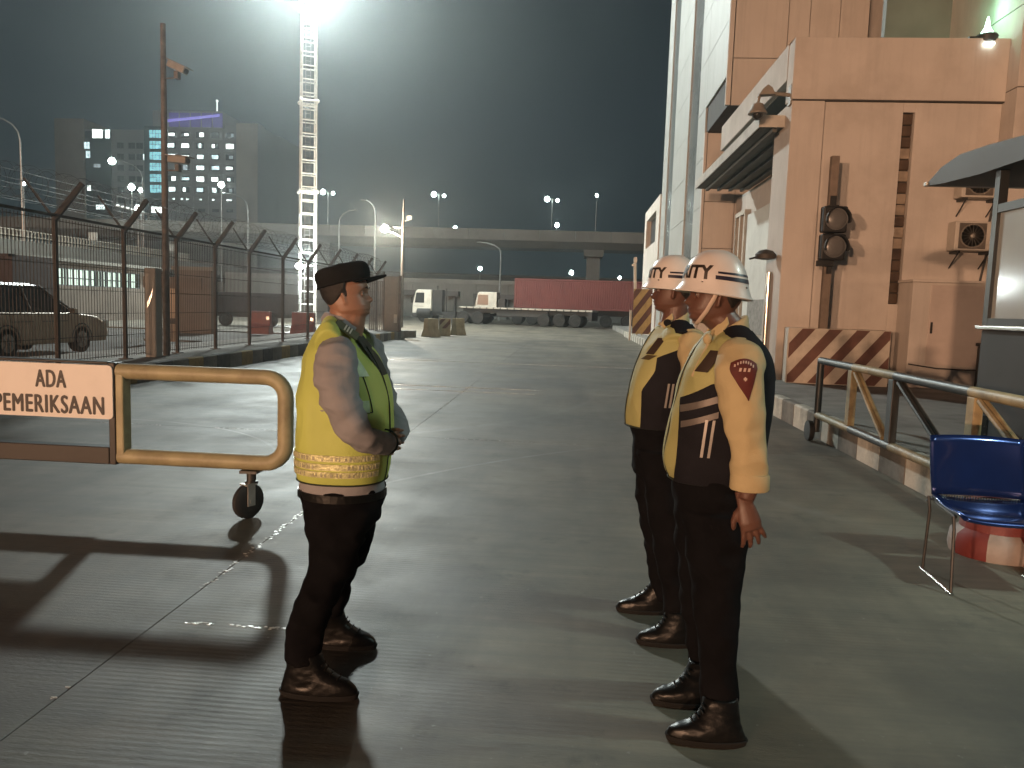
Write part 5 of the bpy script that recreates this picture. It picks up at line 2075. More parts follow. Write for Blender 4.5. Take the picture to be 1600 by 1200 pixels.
def legs(mb, pelvis, near, far, ryp=0.16):
    """trousers: pelvis rings (z,cx,rx), leg rings (z,cx,rx,cy)"""
    def ring(z, cx_, rx, cy_, ry):
        return [Vector((cx_ + rx * cos(q), cy_ + ry * sin(q), z)) for q in [2 * pi * k / 32 for k in range(32)]]
    mb.grid([ring(z, cx_, rx, 0, ryp) for z, cx_, rx in catmull(sorted(pelvis), 4)])
    top = sorted(pelvis)
    for L, s in ((near, -1), (far, 1)):
        L = sorted(L)
        zt = top[1][0]
        L2 = L + [(zt, top[1][1] + 0.0, top[1][2] * 0.86, s * 0.075)]
        mb.grid([ring(z, cx_, rx, cy_, max(0.058, rx * 0.92 if rx < 0.1 else 0.088)) for z, cx_, rx, cy_ in catmull(L2, 4)])

M_skin1 = mat("tan skin", (0.28, 0.155, 0.105), 0.48, var=0.10, scale=14, bump=0.08, bscale=160)
M_skin2 = mat("dark brown skin", (0.115, 0.056, 0.040), 0.45, var=0.12, scale=14, bump=0.08, bscale=160)
for m_ in (M_skin1, M_skin2):
    p_ = m_.node_tree.nodes["Principled BSDF"]
    p_.inputs["Subsurface Weight"].default_value = 0.12
    p_.inputs["Subsurface Radius"].default_value = (0.012, 0.005, 0.003)
M_hair = mat("black hair", (0.012, 0.010, 0.009), 0.55, var=0.4, scale=60, bump=0.5, bscale=220)
M_trous = mat("black uniform trousers", (0.006, 0.006, 0.0072), 0.95, var=0.25, scale=9, bump=0.15, bscale=300, spec=0.08)
M_boot = mat("black polished leather", (0.006, 0.006, 0.006), 0.36, var=0.3, scale=12, bump=0.12, bscale=70, spec=0.32)
M_sole = mat("black rubber sole", (0.005, 0.005, 0.005), 0.9)
M_grey = mat("grey brown uniform shirt", (0.285, 0.285, 0.305), 0.8, var=0.06, scale=10, bump=0.25, bscale=320, spec=0.25)
M_hivis = mat("yellow green hi vis cloth", (0.50, 0.58, 0.14), 0.6, var=0.06, scale=9, bump=0.2, bscale=300)
M_band = mat("pale reflective band", (0.66, 0.66, 0.36), 0.35, var=0.35, scale=38, bump=0.5, bscale=120, metal=0.25)
M_piping = mat("dark green piping", (0.02, 0.03, 0.02), 0.7)
M_capblk = mat("black cap cloth", (0.011, 0.011, 0.011), 0.9, var=0.25, scale=12, bump=0.2, bscale=260, spec=0.12)
M_cream = mat("cream yellow shirt cloth", (0.47, 0.39, 0.225), 0.78, var=0.05, scale=8, bump=0.25, bscale=320, spec=0.25)
M_gvest = mat("dull yellow vest cloth", (0.36, 0.36, 0.15), 0.65, var=0.07, scale=8, bump=0.25, bscale=260)
M_gblack = mat("black vest cloth", (0.012, 0.012, 0.016), 0.85, var=0.25, scale=8, bump=0.2, bscale=260, spec=0.15)
M_gstripe = mat("grey reflective stripe", (0.13, 0.115, 0.105), 0.45, var=0.2, scale=20, metal=0.2)
M_helm = mat("white helmet shell", (0.66, 0.63, 0.61), 0.22, var=0.03, scale=8, coat=0.3, dirt=0.12, dscale=9, dirt_col=(0.4, 0.36, 0.33))
M_navy = mat("navy helmet marking", (0.018, 0.016, 0.035), 0.4)
M_strap = mat("pale leather chin strap", (0.50, 0.40, 0.33), 0.55, var=0.1)
M_badge = mat("dark red badge cloth", (0.085, 0.012, 0.010), 0.75, var=0.2, scale=30)
M_badgew = mat("badge white thread", (0.55, 0.42, 0.36), 0.7)

def Tr(x, y, z):
    return Matrix.Translation((x, y, z))
def RY(d):
    return Matrix.Rotation(radians(d), 4, 'Y')
def RZ(d):
    return Matrix.Rotation(radians(d), 4, 'Z')
def RX(d):
    return Matrix.Rotation(radians(d), 4, 'X')

# ---------------------------------------------------------------- the officer at left, facing right
of_ = thing("person", "officer in black cap and bright yellow green vest facing the two guards", "person", (-0.90, 2.95, 0))
VEST = [(0.800, 0.015, 0.180, 0.165), (0.835, 0.016, 0.188, 0.178), (0.875, 0.018, 0.191, 0.186), (0.973, 0.021, 0.196, 0.192), (1.05, 0.022, 0.195, 0.194), (1.127, 0.023, 0.188, 0.196), (1.203, 0.018, 0.173, 0.197),
        (1.265, 0.009, 0.153, 0.194), (1.318, 0.003, 0.124, 0.182), (1.352, -0.002, 0.103, 0.150), (1.383, -0.008, 0.086, 0.112), (1.415, -0.011, 0.066, 0.080), (1.432, -0.012, 0.058, 0.068)]
VEST = [(z, c, rx - 0.013, ry - 0.008) for z, c, rx, ry in VEST]
V = Torso(VEST, 1)
HM = Tr(0.036, 0, 1.432) @ RY(-9) @ RZ(6)
# body: one continuous skin
b = MB()
head(b, HM, 0.205, jaw=1.22, wide=1.04)
b.tube([(-0.02, 0, 1.28), (-0.012, 0, 1.36), (0.016, 0, 1.43), (0.026, 0, 1.50)], [0.075, 0.066, 0.064, 0.062], 20)
b.tube([(0.024, 0, 1.36), (0.036, 0, 1.42), (0.050, 0, 1.462)], [0.058, 0.058, 0.050], 18)   # full throat
b.tube([(0.0, 0, 0.76), (0.01, 0, 0.95), (0.0, 0, 1.18), (-0.01, 0, 1.30)], [0.09, 0.12, 0.12, 0.06], 20)
ARM = [(0.040, -0.150, 1.318, 0.070), (0.047, -0.200, 1.290, 0.088), (0.052, -0.228, 1.235, 0.091), (0.070, -0.242, 1.156, 0.084), (0.098, -0.246, 1.088, 0.077), (0.132, -0.238, 1.038, 0.072), (0.162, -0.218, 1.006, 0.062), (0.186, -0.178, 0.986, 0.055), (0.200, -0.115, 0.970, 0.050), (0.203, -0.065, 0.966, 0.046)]
for s in (1, -1):
    b.tube([(x, s * y, z) for x, y, z, r in ARM], [r * 0.55 for x, y, z, r in ARM], 14)
    b.tube([(0.01, s * 0.08, 0.75), (0.0, s * 0.095, 0.46), (-0.055, s * 0.145, 0.37), (-0.085 + (0.015 if s < 0 else 0), s * 0.18, 0.25), (-0.085 + (0.015 if s < 0 else -0.015), s * 0.205, 0.12)], [0.055, 0.045, 0.04, 0.036, 0.034], 14)
hand(b, Tr(0.205, -0.058, 0.962) @ RZ(92) @ RX(-75), 0.92, curl=0.5, side=1)
hand(b, Tr(0.190, 0.072, 0.978) @ RZ(-80) @ RX(80), 0.92, curl=0.55, side=-1)
me = voxel(b, 0.0042, 2, name="body")
link("body", me, M_skin1, of_, smooth=True)
eyes(of_, HM, 0.205 / 0.225, M_skin1)
# hair below the cap
b = MB()
rows = []
for (z, xb, w, xf) in ((0.055, -0.060, 0.052, -0.045), (0.075, -0.080, 0.066, -0.03), (0.10, -0.094, 0.076, -0.012), (0.13, -0.100, 0.082, 0.01), (0.16, -0.10, 0.083, 0.02)):
    rows.append([HM @ Vector((xf + (xb - xf) * sin(a) if True else 0, w * cos(a), z * 0.92)) for a in [pi * k / 16 for k in range(17)]] + [HM @ Vector((xf + (xb - xf) * 0.5 * sin(a), w * 0.8 * cos(a), z * 0.92)) for a in [pi - pi * k / 16 for k in range(17)]])
b.grid(rows)
for s in (-1, 1):
    b.box(0.0, 0.014, s * 0.068 - 0.005, s * 0.068 + 0.005, 0.085, 0.13, M=HM)
link("hair", voxel(b, 0.005, 2, name="hair"), M_hair, of_, smooth=True)
# shirt: torso, sleeves and collar
b = MB()
S = Torso([(0.742, 0.014, 0.164, 0.145), (0.765, 0.014, 0.166, 0.150), (0.82, 0.014, 0.160, 0.148)] + [(z, c, rx - 0.012, ry - 0.012) for z, c, rx, ry in VEST[2:]], 1)
S.loft(b)
for s in (1, -1):
    b.tube([(x, s * y, z) for x, y, z, r in ARM], [r for x, y, z, r in ARM], 20, sq=0.86)
b.tube([(-0.012, 0, 1.40), (0.000, 0, 1.428), (0.004, 0, 1.447)], [0.072, 0.071, 0.068], 24)
me = voxel(b, 0.0065, 2, name="shirt")
def shirt_amp(c):
    return 1.0 if abs(c.y) > 0.17 else 0.35
folds(me, 0.013, (8, 8, 15), 2.0, shirt_amp)
link("shirt", me, M_grey, of_, smooth=True)
b = MB()
b.tube([(0.203 + 0.047 * cos(a), -0.072, 0.967 + 0.049 * sin(a)) for a in [2 * pi * k / 20 for k in range(21)]], 0.004, 6, cap=False)
b.build("cuff_edge", M_piping, of_, smooth=True)
# vest
b = MB()
V.loft(b, 52, 0.004)
for s in (1, -1):                                            # shoulder caps of the vest
    b.tube([(-0.02, s * 0.06, 1.392), (-0.004, s * 0.12, 1.368), (0.006, s * 0.172, 1.330)], [0.062, 0.078, 0.082], 18, sq=0.62)
me = voxel(b, 0.006, 3, name="vest")
folds(me, 0.012, (8, 8, 4.5), 5.0, lambda c: min(1.0, max(0.12, (c.z - 0.90) / 0.12)))
vest = link("vest", me, M_hivis, of_, smooth=True)
b = MB()
bz = (0.838, 0.868, 0.902)
for i, z in enumerate(bz):
    V.patch(b, rng(z, z + 0.024, 3), lambda q: radians(28), lambda q: radians(178), 0.0085, 40, True)
b.build("reflective_band", M_band, vest, smooth='auto')
rz_ = random.Random(4)
b = MB()                                                     # embossed marks on the bands
for i, z in enumerate(bz):
    a = 34
    while a < 150:
        w = rz_.uniform(1.2, 2.6)
        if rz_.random() < 0.62:
            V.patch(b, [z + 0.004, z + 0.012, z + rz_.uniform(.015, .021)], lambda q: radians(a), lambda q: radians(a + w), 0.0102, 2)
        a += w + rz_.uniform(0.8, 3.0)
b.build("embossed_mark", mat("bright reflective bead", (0.85, 0.80, 0.55), 0.18, metal=0.5, var=0.3, scale=50), vest, kind="stuff")
b = MB()
V.patch(b, rng(1.09, 1.345, 12), lerp([(1.09, radians(44)), (1.2, radians(44)), (1.345, radians(52))]), lerp([(1.09, radians(57)), (1.2, radians(58)), (1.345, radians(72))]), 0.010, 8)
b.build("chest_strap", M_hivis, vest, smooth='auto')
b = MB()
for a0, a1 in ((43, 52), (58, 72)):
    b.tube([V.p(z, radians(lerp([(1.09, a0), (1.345, a1)])(z)), 0.011) for z in rng(1.09, 1.35, 14)], 0.0022, 6)
b.tube([V.p(1.09, radians(a), 0.011) for a in (43, 50, 58)], 0.0022, 6)
b.tube([V.p(z, radians(9), 0.009) for z in rng(0.81, 1.33, 24)], 0.0028, 6)
b.tube([V.p(0.806, radians(a), 0.006) for a in range(0, 361, 8)], 0.0035, 6, cap=False)
b.build("piping", M_piping, vest, smooth=True)
b = MB()
V.patch(b, rng(1.225, 1.305, 6), lerp([(1.225, radians(38)), (1.305, radians(46))]), lerp([(1.225, radians(60)), (1.305, radians(68))]), 0.014, 6)
b.build("name_tape", mat("pale green name tape", (0.62, 0.72, 0.45), 0.5, var=0.2, scale=40), vest, smooth='auto')
b = MB()
V.patch(b, rng(1.09, 1.135, 4), lambda z: radians(47), lambda z: radians(56), 0.013, 4)
b.build("pocket_tab", mat("pale green name tape", (0.62, 0.72, 0.45), 0.5), vest, smooth='auto')
# tie, collar wings and rank slide
b = MB()
V.patch(b, rng(1.22, 1.425, 12), lambda z: radians(-14), lambda z: radians(lerp([(1.22, 10), (1.425, 26)])(z)), 0.007, 6)
b.build("tie", mat("dark green black tie", (0.02, 0.028, 0.02), 0.7), of_, smooth='auto')
for s in (-1, 1):
    b = MB()
    b.prism([(0.0, 0.0), (0.062, -0.012), (0.052, -0.050), (0.0, -0.02)], 'y', -0.003, 0.003)
    o = b.build("collar_wing", M_grey, of_, bevel=0.002)
    o.location = (0.028, s * 0.060, 1.438)
    o.rotation_euler = (radians(s * 34), radians(28), radians(-s * 30))
    b = MB()
    b.box(-0.050, 0.050, -0.022, 0.022, 0, 0.008)
    o = b.build("rank_slide", mat("grey green rank cloth", (0.12, 0.13, 0.085), 0.7), of_, bevel=0.003)
    o.location = (0.052, s * 0.100, 1.392)
    o.rotation_euler = (radians(-s * 38), radians(34), radians(-s * 20))
    b = MB()
    for k in range(3):
        b.box(-0.012 + k * 0.012, -0.006 + k * 0.012, -0.016, 0.016, 0.0082, 0.011)
    b.build("rank_bar", mat("white rank thread", (0.7, 0.68, 0.6), 0.5), o)
# trousers and boots
b = MB()
NEAR = [(0.552, 0.013, 0.108, -0.08), (0.45, -0.003, 0.094, -0.10), (0.371, -0.033, 0.081, -0.145), (0.301, -0.055, 0.074, -0.17), (0.232, -0.068, 0.071, -0.19), (0.135, -0.070, 0.064, -0.205)]
FAR = [(0.55, 0.012, 0.108, 0.09), (0.46, -0.010, 0.100, 0.10), (0.366, -0.05, 0.086, 0.14), (0.271, -0.078, 0.075, 0.17), (0.145, -0.100, 0.066, 0.20)]
legs(b, [(0.775, 0.014, 0.168), (0.75, 0.014, 0.169), (0.688, 0.013, 0.160), (0.60, 0.014, 0.128)], NEAR, FAR, 0.158)
me = voxel(b, 0.0075, 3, name="trousers")
folds(me, 0.016, (6, 6, 11), 9.0)
link("trousers", me, M_trous, of_, smooth=True)
b = MB()
rows = [[Vector((0.014 + 0.176 * cos(q), 0.163 * sin(q), z)) for q in [2 * pi * k / 40 for k in range(40)]] for z in (0.735, 0.765)]
b.grid(rows)
b.build("belt", M_boot, of_)
def make_boots(parent, rings_list, toe):
    for rings in rings_list:
        b = MB()
        boot(b, rings)
        z0 = min(r[0] for r in rings)
        me = voxel(b, 0.005, 2, name="boot")
        folds(me, 0.0022, (16, 16, 30), 3.0)
        o = link("boot", me, M_boot, parent, smooth=True)
        b = MB()
        q0 = rings[0]
        rows = []
        for z, g in ((0.0, 0.0), (0.018, 0.006), (0.022, 0.004)):
            rows.append([Vector((q0[1] + (q0[2] + g) * math.copysign(abs(cos(q)) ** 0.8, cos(q)), q0[3] + (q0[4] + g) * math.copysign(abs(sin(q)) ** 0.8, sin(q)) * (1 - 0.12 * abs(cos(q))), z)) for q in [2 * pi * k / 28 for k in range(28)]])
        b.grid(rows)
        b.build("sole", M_sole, o, smooth='auto')
        b = MB()                                            # laces
        for k in range(4):
            t = k / 3
            zx = 0.078 + 0.05 * t
            cxm = float(np.interp(zx, [r[0] for r in rings], [r[1] for r in rings]))
            rxm = float(np.interp(zx, [r[0] for r in rings], [r[2] for r in rings]))
            xx = cxm + toe * rxm * 0.94
            b.tube([(xx, q0[3] - 0.022, zx), (xx + toe * 0.008, q0[3], zx + 0.006), (xx, q0[3] + 0.022, zx)], 0.0026, 6)
        b.build("lace", M_sole, o)
make_boots(of_, [[(0.012, -0.006, 0.150, -0.21, 0.046), (0.035, -0.006, 0.148, -0.21, 0.047), (0.058, -0.012, 0.135, -0.21, 0.046), (0.085, -0.040, 0.100, -0.21, 0.046), (0.115, -0.056, 0.077, -0.208, 0.047), (0.165, -0.068, 0.066, -0.202, 0.052)],
                 [(0.012, -0.046, 0.152, 0.215, 0.046), (0.035, -0.046, 0.150, 0.215, 0.047), (0.058, -0.055, 0.135, 0.215, 0.046), (0.085, -0.082, 0.098, 0.213, 0.046), (0.115, -0.096, 0.076, 0.210, 0.047), (0.165, -0.104, 0.066, 0.202, 0.052)]], 1)
# cap
CM = HM
b = MB()
rows = []
for (t, sx, sy, zz, xo) in ((0, 1.0, 1.0, 0, 0), (0.25, 1.03, 1.02, 0, 0), (0.55, 1.04, 1.03, 0, -0.002), (0.80, 1.0, 0.99, 0, -0.004), (0.93, 0.93, 0.92, 0, -0.006), (1.0, 0.78, 0.78, 0, -0.008), (1.03, 0.4, 0.4, 0, -0.01), (1.035, 0.02, 0.02, 0, -0.01)):
    row = []
    for k in range(40):
        a = 2 * pi * k / 40
        x = 0.103 * cos(a) * sx - 0.004 + xo
        y = 0.086 * sin(a) * sy
        base = 0.128 + 0.10 * (x + 0.1)                     # band rises to the front
        top = 0.212 + 0.12 * (x + 0.0)
        row.append(CM @ Vector((x, y, base + (top - base) * t)))
    rows.append(row)
b.grid(rows)
me = voxel(b, 0.005, 2, name="cap")
folds(me, 0.0022, (14, 14, 18), 4.0)
cap = link("cap", me, M_capblk, of_, smooth=True)
b = MB()
o_, i_ = [], []
for r in range(7):
    t = r / 6
    ro, ri = [], []
    for k in range(21):
        a = radians(-62 + 124 * k / 20)
        ext = 0.066 * t * (cos(a * 1.25) ** 0.7 if cos(a * 1.25) > 0 else 0)
        x = (0.100 + ext) * cos(a) - 0.004 + 0.002 * t
        y = (0.085 + ext * 0.35) * sin(a)
        z = 0.128 + 0.10 * (0.100 * cos(a) + 0.1) - 0.002 - 0.012 * t * (1 - cos(a)) * 2 + 0.006 * t
        ro.append(CM @ Vector((x, y, z + 0.003)))
        ri.append(CM @ Vector((x, y, z - 0.003)))
    o_.append(ro)
    i_.append(ri)
b.grid([p + q[::-1] for p, q in zip(o_, i_)])
b.build("visor", M_capblk, cap, smooth='auto')
b = MB()
b.tube([CM @ Vector((0.1045 * cos(a) - 0.004, 0.0875 * sin(a), 0.131 + 0.10 * (0.103 * cos(a) + 0.096))) for a in [2 * pi * k / 40 for k in range(41)]], 0.003, 6, cap=False)
b.build("cap_seam", M_capblk, cap, smooth=True)

# ---------------------------------------------------------------- guards, facing left
def helmet(parent, M, R=0.125, tag=""):
    """M: origin at the centre of the rim, x forward"""
    rx, ry, h = 0.119, 0.106, 0.146
    def rim_z(a):
        return 0.018 * cos(a) - 0.008
    def P(a, t, off=0.0):
        """t 0 at the crown .. 1 at the rim"""
        f = sin(t * pi / 2) ** 0.80
        z = h * cos(t * pi / 2) ** 0.96
        z = z * (h - rim_z(a)) / h + rim_z(a)
        fl = max(0, t - 0.86) / 0.14
        flare = fl ** 1.8 * (0.006 + 0.020 * max(0, cos(a)) ** 2 + 0.006 * max(0, -cos(a)))
        x = (rx * f + flare + off) * cos(a)
        y = (ry * f + flare * 0.8 + off) * sin(a)
        return Vector((x, y, z - fl ** 2 * 0.006 + off * cos(t * pi / 2)))
    b = MB()
    rows = [[M @ P(2 * pi * k / 56, max(0.01, i / 26)) for k in range(56)] for i in range(27)]
    rows += [[M @ (P(2 * pi * k / 56, 1.0) + Vector((-cos(2 * pi * k / 56) * 0.006, -sin(2 * pi * k / 56) * 0.006, -0.004))) for k in range(56)],
             [M @ (P(2 * pi * k / 56, 0.9) * 0.94) for k in range(56)], [M @ (P(2 * pi * k / 56, 0.5) * 0.94) for k in range(56)], [M @ (P(2 * pi * k / 56, 0.02) * 0.94) for k in range(56)]]
    b.grid(rows)
    hm_ = b.build("helmet", M_helm, parent, smooth='auto')
    b = MB()
    b.tube([M @ (P(2 * pi * k / 56, 1.0, 0.001)) for k in range(57)], 0.0028, 6, cap=False)
    b.build("rim_trim", M_helm, hm_, smooth=True)
    for (t0, t1, nm) in ((0.700, 0.735, "stripe"), (0.765, 0.825, "stripe")):
        for s in (1, -1):
            a0 = 1.38 + (0.07 if t0 < 0.75 else 0.0)
            rows = []
            for i in range(5):
                t = t0 + (t1 - t0) * i / 4
                rows.append([M @ P(s * (a0 + (pi - 0.02 - a0) * k / 24), t + 0.02 * 0, 0.0012) for k in range(25)])
            b = MB()
            b.grid(rows, closed=False)
            b.build(nm, M_navy, hm_, smooth=True)
    me = text_mesh("SECURITY", 0.05, offset=0.0022)
    xs_ = [v.co.x for v in me.vertices]
    ys_ = [v.co.y for v in me.vertices]
    W = 2.62
    bm = bmesh.new()
    bm.from_mesh(me)
    bmesh.ops.subdivide_edges(bm, edges=[e for e in bm.edges if e.calc_length() > 0.006], cuts=2)
    for v in bm.verts:
        u = (v.co.x - (max(xs_) + min(xs_)) / 2) / (max(xs_) - min(xs_))
        w = (v.co.y - min(ys_)) / (max(ys_) - min(ys_))
        a = u * W
        v.co = M @ P(a, 0.845 - 0.245 * w, 0.0014)
    bm.to_mesh(me)
    bm.free()
    link("lettering", me, mat("black brown helmet lettering", (0.03, 0.022, 0.018), 0.45), hm_)
    b = MB()
    for a in (1.0, -1.0, 2.5, -2.5):
        b.ball(M @ P(a, 0.88, 0.001), 0.004, 0.004, 0.004, 8, 6)
    b.build("rivet", M_chrome, hm_, smooth=True)

def guard(label, loc, vest_r, pelvis, near, far, arm, HM, headH, helm, skin_hand, shirt_cx, bound, boots, detail):
    f = -1
    g = thing("person", label, "person", loc, 0, None)
    T = Torso(vest_r, f)
    top = sorted(vest_r)[-1]
    # body
    b = MB()
    head(b, HM, headH, jaw=1.0, wide=1.0)
    hc = HM @ Vector((-0.004, 0, 0.06))
    nb = Vector((top[1], 0, top[0] - 0.10))
    b.tube([nb, Vector((top[1] - 0.005, 0, top[0])), hc + Vector((0.01, 0, -0.03)), hc], [0.07, 0.060, 0.056, 0.056], 20)
    b.tube([(pelvis[0][1], 0, 0.80), (top[1], 0, 1.10), (top[1], 0, top[0] - 0.12)], [0.10, 0.12, 0.07], 18)
    for s in (1, -1):
        b.tube([(x, s * y, z) for x, y, z, r in arm], [r * 0.55 for x, y, z, r in arm[:-2]] + [0.033, 0.030], 14)
        L = near if s > 0 else far
        b.tube([(q[1], q[3], q[0]) for q in sorted(L)], [0.042] * len(L), 12)
        b.tube([(pelvis[0][1], -s * 0.07, 0.80), (sorted(L)[-1][1], sorted(L)[-1][3], sorted(L)[-1][0])], [0.08, 0.05], 12)
        x, y, z, r = arm[-1]
        HMt = Tr(x + skin_hand[0], s * y, z + 0.045) @ RY(skin_hand[1]) @ RX(90 if s < 0 else -90) if False else None
        # hand frame: x down the arm, y to the front (thumb), z outwards
        ex = Vector((skin_hand[1], -s * 0.04, -1)).normalized()
        ez = Vector((0.10, -s, 0)).normalized()
        ez = (ez - ex * ez.dot(ex)).normalized()
        ey = Vector((-1, 0, 0))
        ey = (ey - ex * ey.dot(ex) - ez * ey.dot(ez)).normalized()
        Mh = Matrix(((ex.x, ey.x, ez.x, x + skin_hand[0]), (ex.y, ey.y, ez.y, s * y), (ex.z, ey.z, ez.z, z - 0.020), (0, 0, 0, 1)))
        hand(b, Mh, 0.96, curl=0.30, spread=1.15)
    me = voxel(b, 0.0042, 2, name="body")
    link("body", me, M_skin2, g, smooth=True)
    eyes(g, HM, headH / 0.225, M_skin2)
    # hair
    b = MB()
    rows = []
    for (z, xb, w, xf) in ((0.060, -0.066, 0.056, -0.045), (0.085, -0.086, 0.070, -0.03), (0.115, -0.099, 0.078, -0.014), (0.15, -0.103, 0.080, 0.0)):
        rows.append([HM @ Vector((xf + (xb - xf) * sin(a), w * cos(a), z)) for a in [pi * k / 16 for k in range(17)]] + [HM @ Vector((xf + (xb - xf) * 0.5 * sin(a), w * 0.8 * cos(a), z)) for a in [pi - pi * k / 16 for k in range(17)]])
    b.grid(rows)
    link("hair", voxel(b, 0.005, 2, name="hair"), M_hair, g, smooth=True)
    # shirt
    b = MB()
    Torso([(z, c, rx - 0.012, ry - 0.012) for z, c, rx, ry in vest_r], f).loft(b)
    for s in (1, -1):
        b.tube([(x, s * y, z) for x, y, z, r in arm[:-1]], [r for x, y, z, r in arm[:-1]], 20, sq=0.80, up=(1, 0, 0))
    cz = top[0]
    rows = []
    for (dz, r_, k) in ((-0.11, 0.10, 0.0), (-0.065, 0.082, 0.3), (-0.02, 0.071, 0.8), (0.0, 0.066, 1.0)):
        rows.append([Vector((top[1] - r_ * 1.02 * cos(q) - 0.006, r_ * sin(q), cz + dz + k * (0.004 - 0.042 * cos(q)))) for q in [2 * pi * j / 28 for j in range(28)]])
    b.grid(rows)
    me = voxel(b, 0.0065, 2, name="shirt")
    folds(me, 0.0125, (9, 9, 9), 6.0 + loc[1], lambda c: 1.0 if abs(c.y) > 0.165 else 0.3)
    sh = link("shirt", me, M_cream, g, smooth=True)
    T.tree = BVHTree.FromPolygons([v.co.copy() for v in me.vertices], [tuple(p.vertices) for p in me.polygons])
    for s in (1, -1):
        b = MB()
        x, y, z, r = arm[-2]
        b.lathe([(r * 1.03, z - 0.010), (r * 1.10, z - 0.004), (r * 1.09, z + 0.040), (r * 1.02, z + 0.046)], 22, c=(x, s * y, 0), M=Matrix.Translation((0, s * y, 0)) @ Matrix.Diagonal((1, 0.84, 1, 1)) @ Matrix.Translation((0, -s * y, 0)))
        b.build("cuff", M_cream, sh, smooth='auto')
    # vest
    b = MB()
    Torso([q for q in vest_r if q[0] < cz - 0.015], f).loft(b, 52, 0.003)
    for s in (1, -1):
        b.tube([(top[1], s * 0.055, cz - 0.030), (top[1] + 0.002, s * 0.105, cz - 0.055), (top[1] + 0.002, s * 0.150, cz - 0.092)], [0.056, 0.068, 0.070], 18, sq=0.60, up=(1, 0, 0))
    me = voxel(b, 0.006, 3, name="vest")
    folds(me, 0.009, (8, 8, 4.5), 11.0 + loc[1])
    vest = link("vest", me, M_gvest, g, smooth=True)
    zb = min(q[0] for q in vest_r)
    bd = lerp(sorted(bound))
    zmax = max(q[0] for q in bound)
    b = MB()
    T.patch(b, rng(zb, zmax, 26), lambda z: T.angle(bd(z), z), lambda z: radians(179.5), 0.010, 34, True)
    b.build("side_panel", M_gblack, vest, smooth='auto')
    b = MB()                                                 # black back yoke running over the shoulders
    T.patch(b, rng(zmax, cz - 0.012, 14), lambda z: radians(lerp([(zmax, 112), (cz, 62)])(z)), lambda z: radians(179.5), 0.012, 26, True)
    b.build("yoke", M_gblack, vest, smooth='auto')
    for s in (1, -1):
        b = MB()
        b.tube([(top[1] + 0.016, s * 0.060, cz - 0.020), (top[1] + 0.018, s * 0.105, cz - 0.042), (top[1] + 0.020, s * 0.148, cz - 0.078)], [0.048, 0.060, 0.064], 18, sq=0.64, up=(1, 0, 0))
        b.build("shoulder_panel", M_gblack, vest, smooth='auto')
    b = MB()
    b.tube([T.p(z, radians(7), 0.006) for z in rng(zb, cz - 0.04, 24)], 0.003, 6)
    b.tube([T.p(zb + 0.002, radians(a), 0.005) for a in range(0, 361, 8)], 0.004, 6, cap=False)
    b.build("zip", M_piping, vest, smooth=True)
    for q in detail.get("stripes", []):
        b = MB()
        (xa, za), (xb, zb2), wd = q
        o_, i_ = [], []
        for k in range(13):
            x = xa + (xb - xa) * k / 12
            z = za + (zb2 - za) * k / 12
            o_.append([T.p(z + d, T.angle(x, z + d), 0.0125) for d in (-wd / 2, 0, wd / 2)])
            i_.append([T.p(z + d, T.angle(x, z + d), 0.0095) for d in (-wd / 2, 0, wd / 2)])
        b.grid([p + r_[::-1] for p, r_ in zip(o_, i_)])
        b.build("reflective_stripe", M_gstripe, vest, smooth='auto')
    for (xa, xb, z0, z1) in detail.get("pocket", []):
        for x in (xa, xb):
            b = MB()
            w = 0.0042
            o_, i_ = [], []
            for k in range(9):
                z = z0 + (z1 - z0) * k / 8
                xx = x + 0.010 * (k / 8)
                o_.append([T.p(z, T.angle(xx + d, z), 0.0135) for d in (-w, w)])
                i_.append([T.p(z, T.angle(xx + d, z), 0.0100) for d in (-w, w)])
            b.grid([p + r_[::-1] for p, r_ in zip(o_, i_)])
            b.build("pocket_trim", mat("silver piping", (0.36, 0.34, 0.32), 0.4, metal=0.3), vest, smooth='auto')
    for (a0, a1, z0, z1, m) in detail.get("tape", []):
        b = MB()
        T.patch(b, rng(z0, z1, 5), lambda z: radians(a0 + 14 * (z - z0) / (z1 - z0)), lambda z: radians(a1 + 14 * (z - z0) / (z1 - z0)), 0.010, 6)
        b.build("name_tape", m, vest, smooth='auto')
    # collar wings
    for s in (-1, 1):
        b = MB()
        b.prism([(0.0, 0.008), (-0.070, -0.02), (-0.048, -0.060), (0.0, -0.022)], 'y', -0.0035, 0.0035)
        o = b.build("collar_wing", M_cream, sh, bevel=0.002)
        o.location = (top[1] - 0.018, s * 0.058, cz + 0.028)
        o.rotation_euler = (radians(s * 30), radians(-26), radians(s * 28))
    # trousers, belt and shoes
    b = MB()
    legs(b, pelvis, near, far, 0.145)
    me = voxel(b, 0.0075, 3, name="trousers")
    folds(me, 0.015, (6, 6, 8), 14.0 + loc[1])
    link("trousers", me, M_trous, g, smooth=True)
    make_boots(g, boots, -1)
    return g, T, hm_parent(g, HM, helm, headH)

def hm_parent(g, HM, helm, headH):
    M = HM @ Tr(0.004, 0, helm[0]) @ RY(helm[1])
    helmet(g, M)
    return M

def strap(g, pts):
    b = MB()
    b.tube(pts, 0.0075, 8, sq=0.3, up=(1, 0, 0))
    b.build("chin_strap", M_strap, g, smooth='auto')

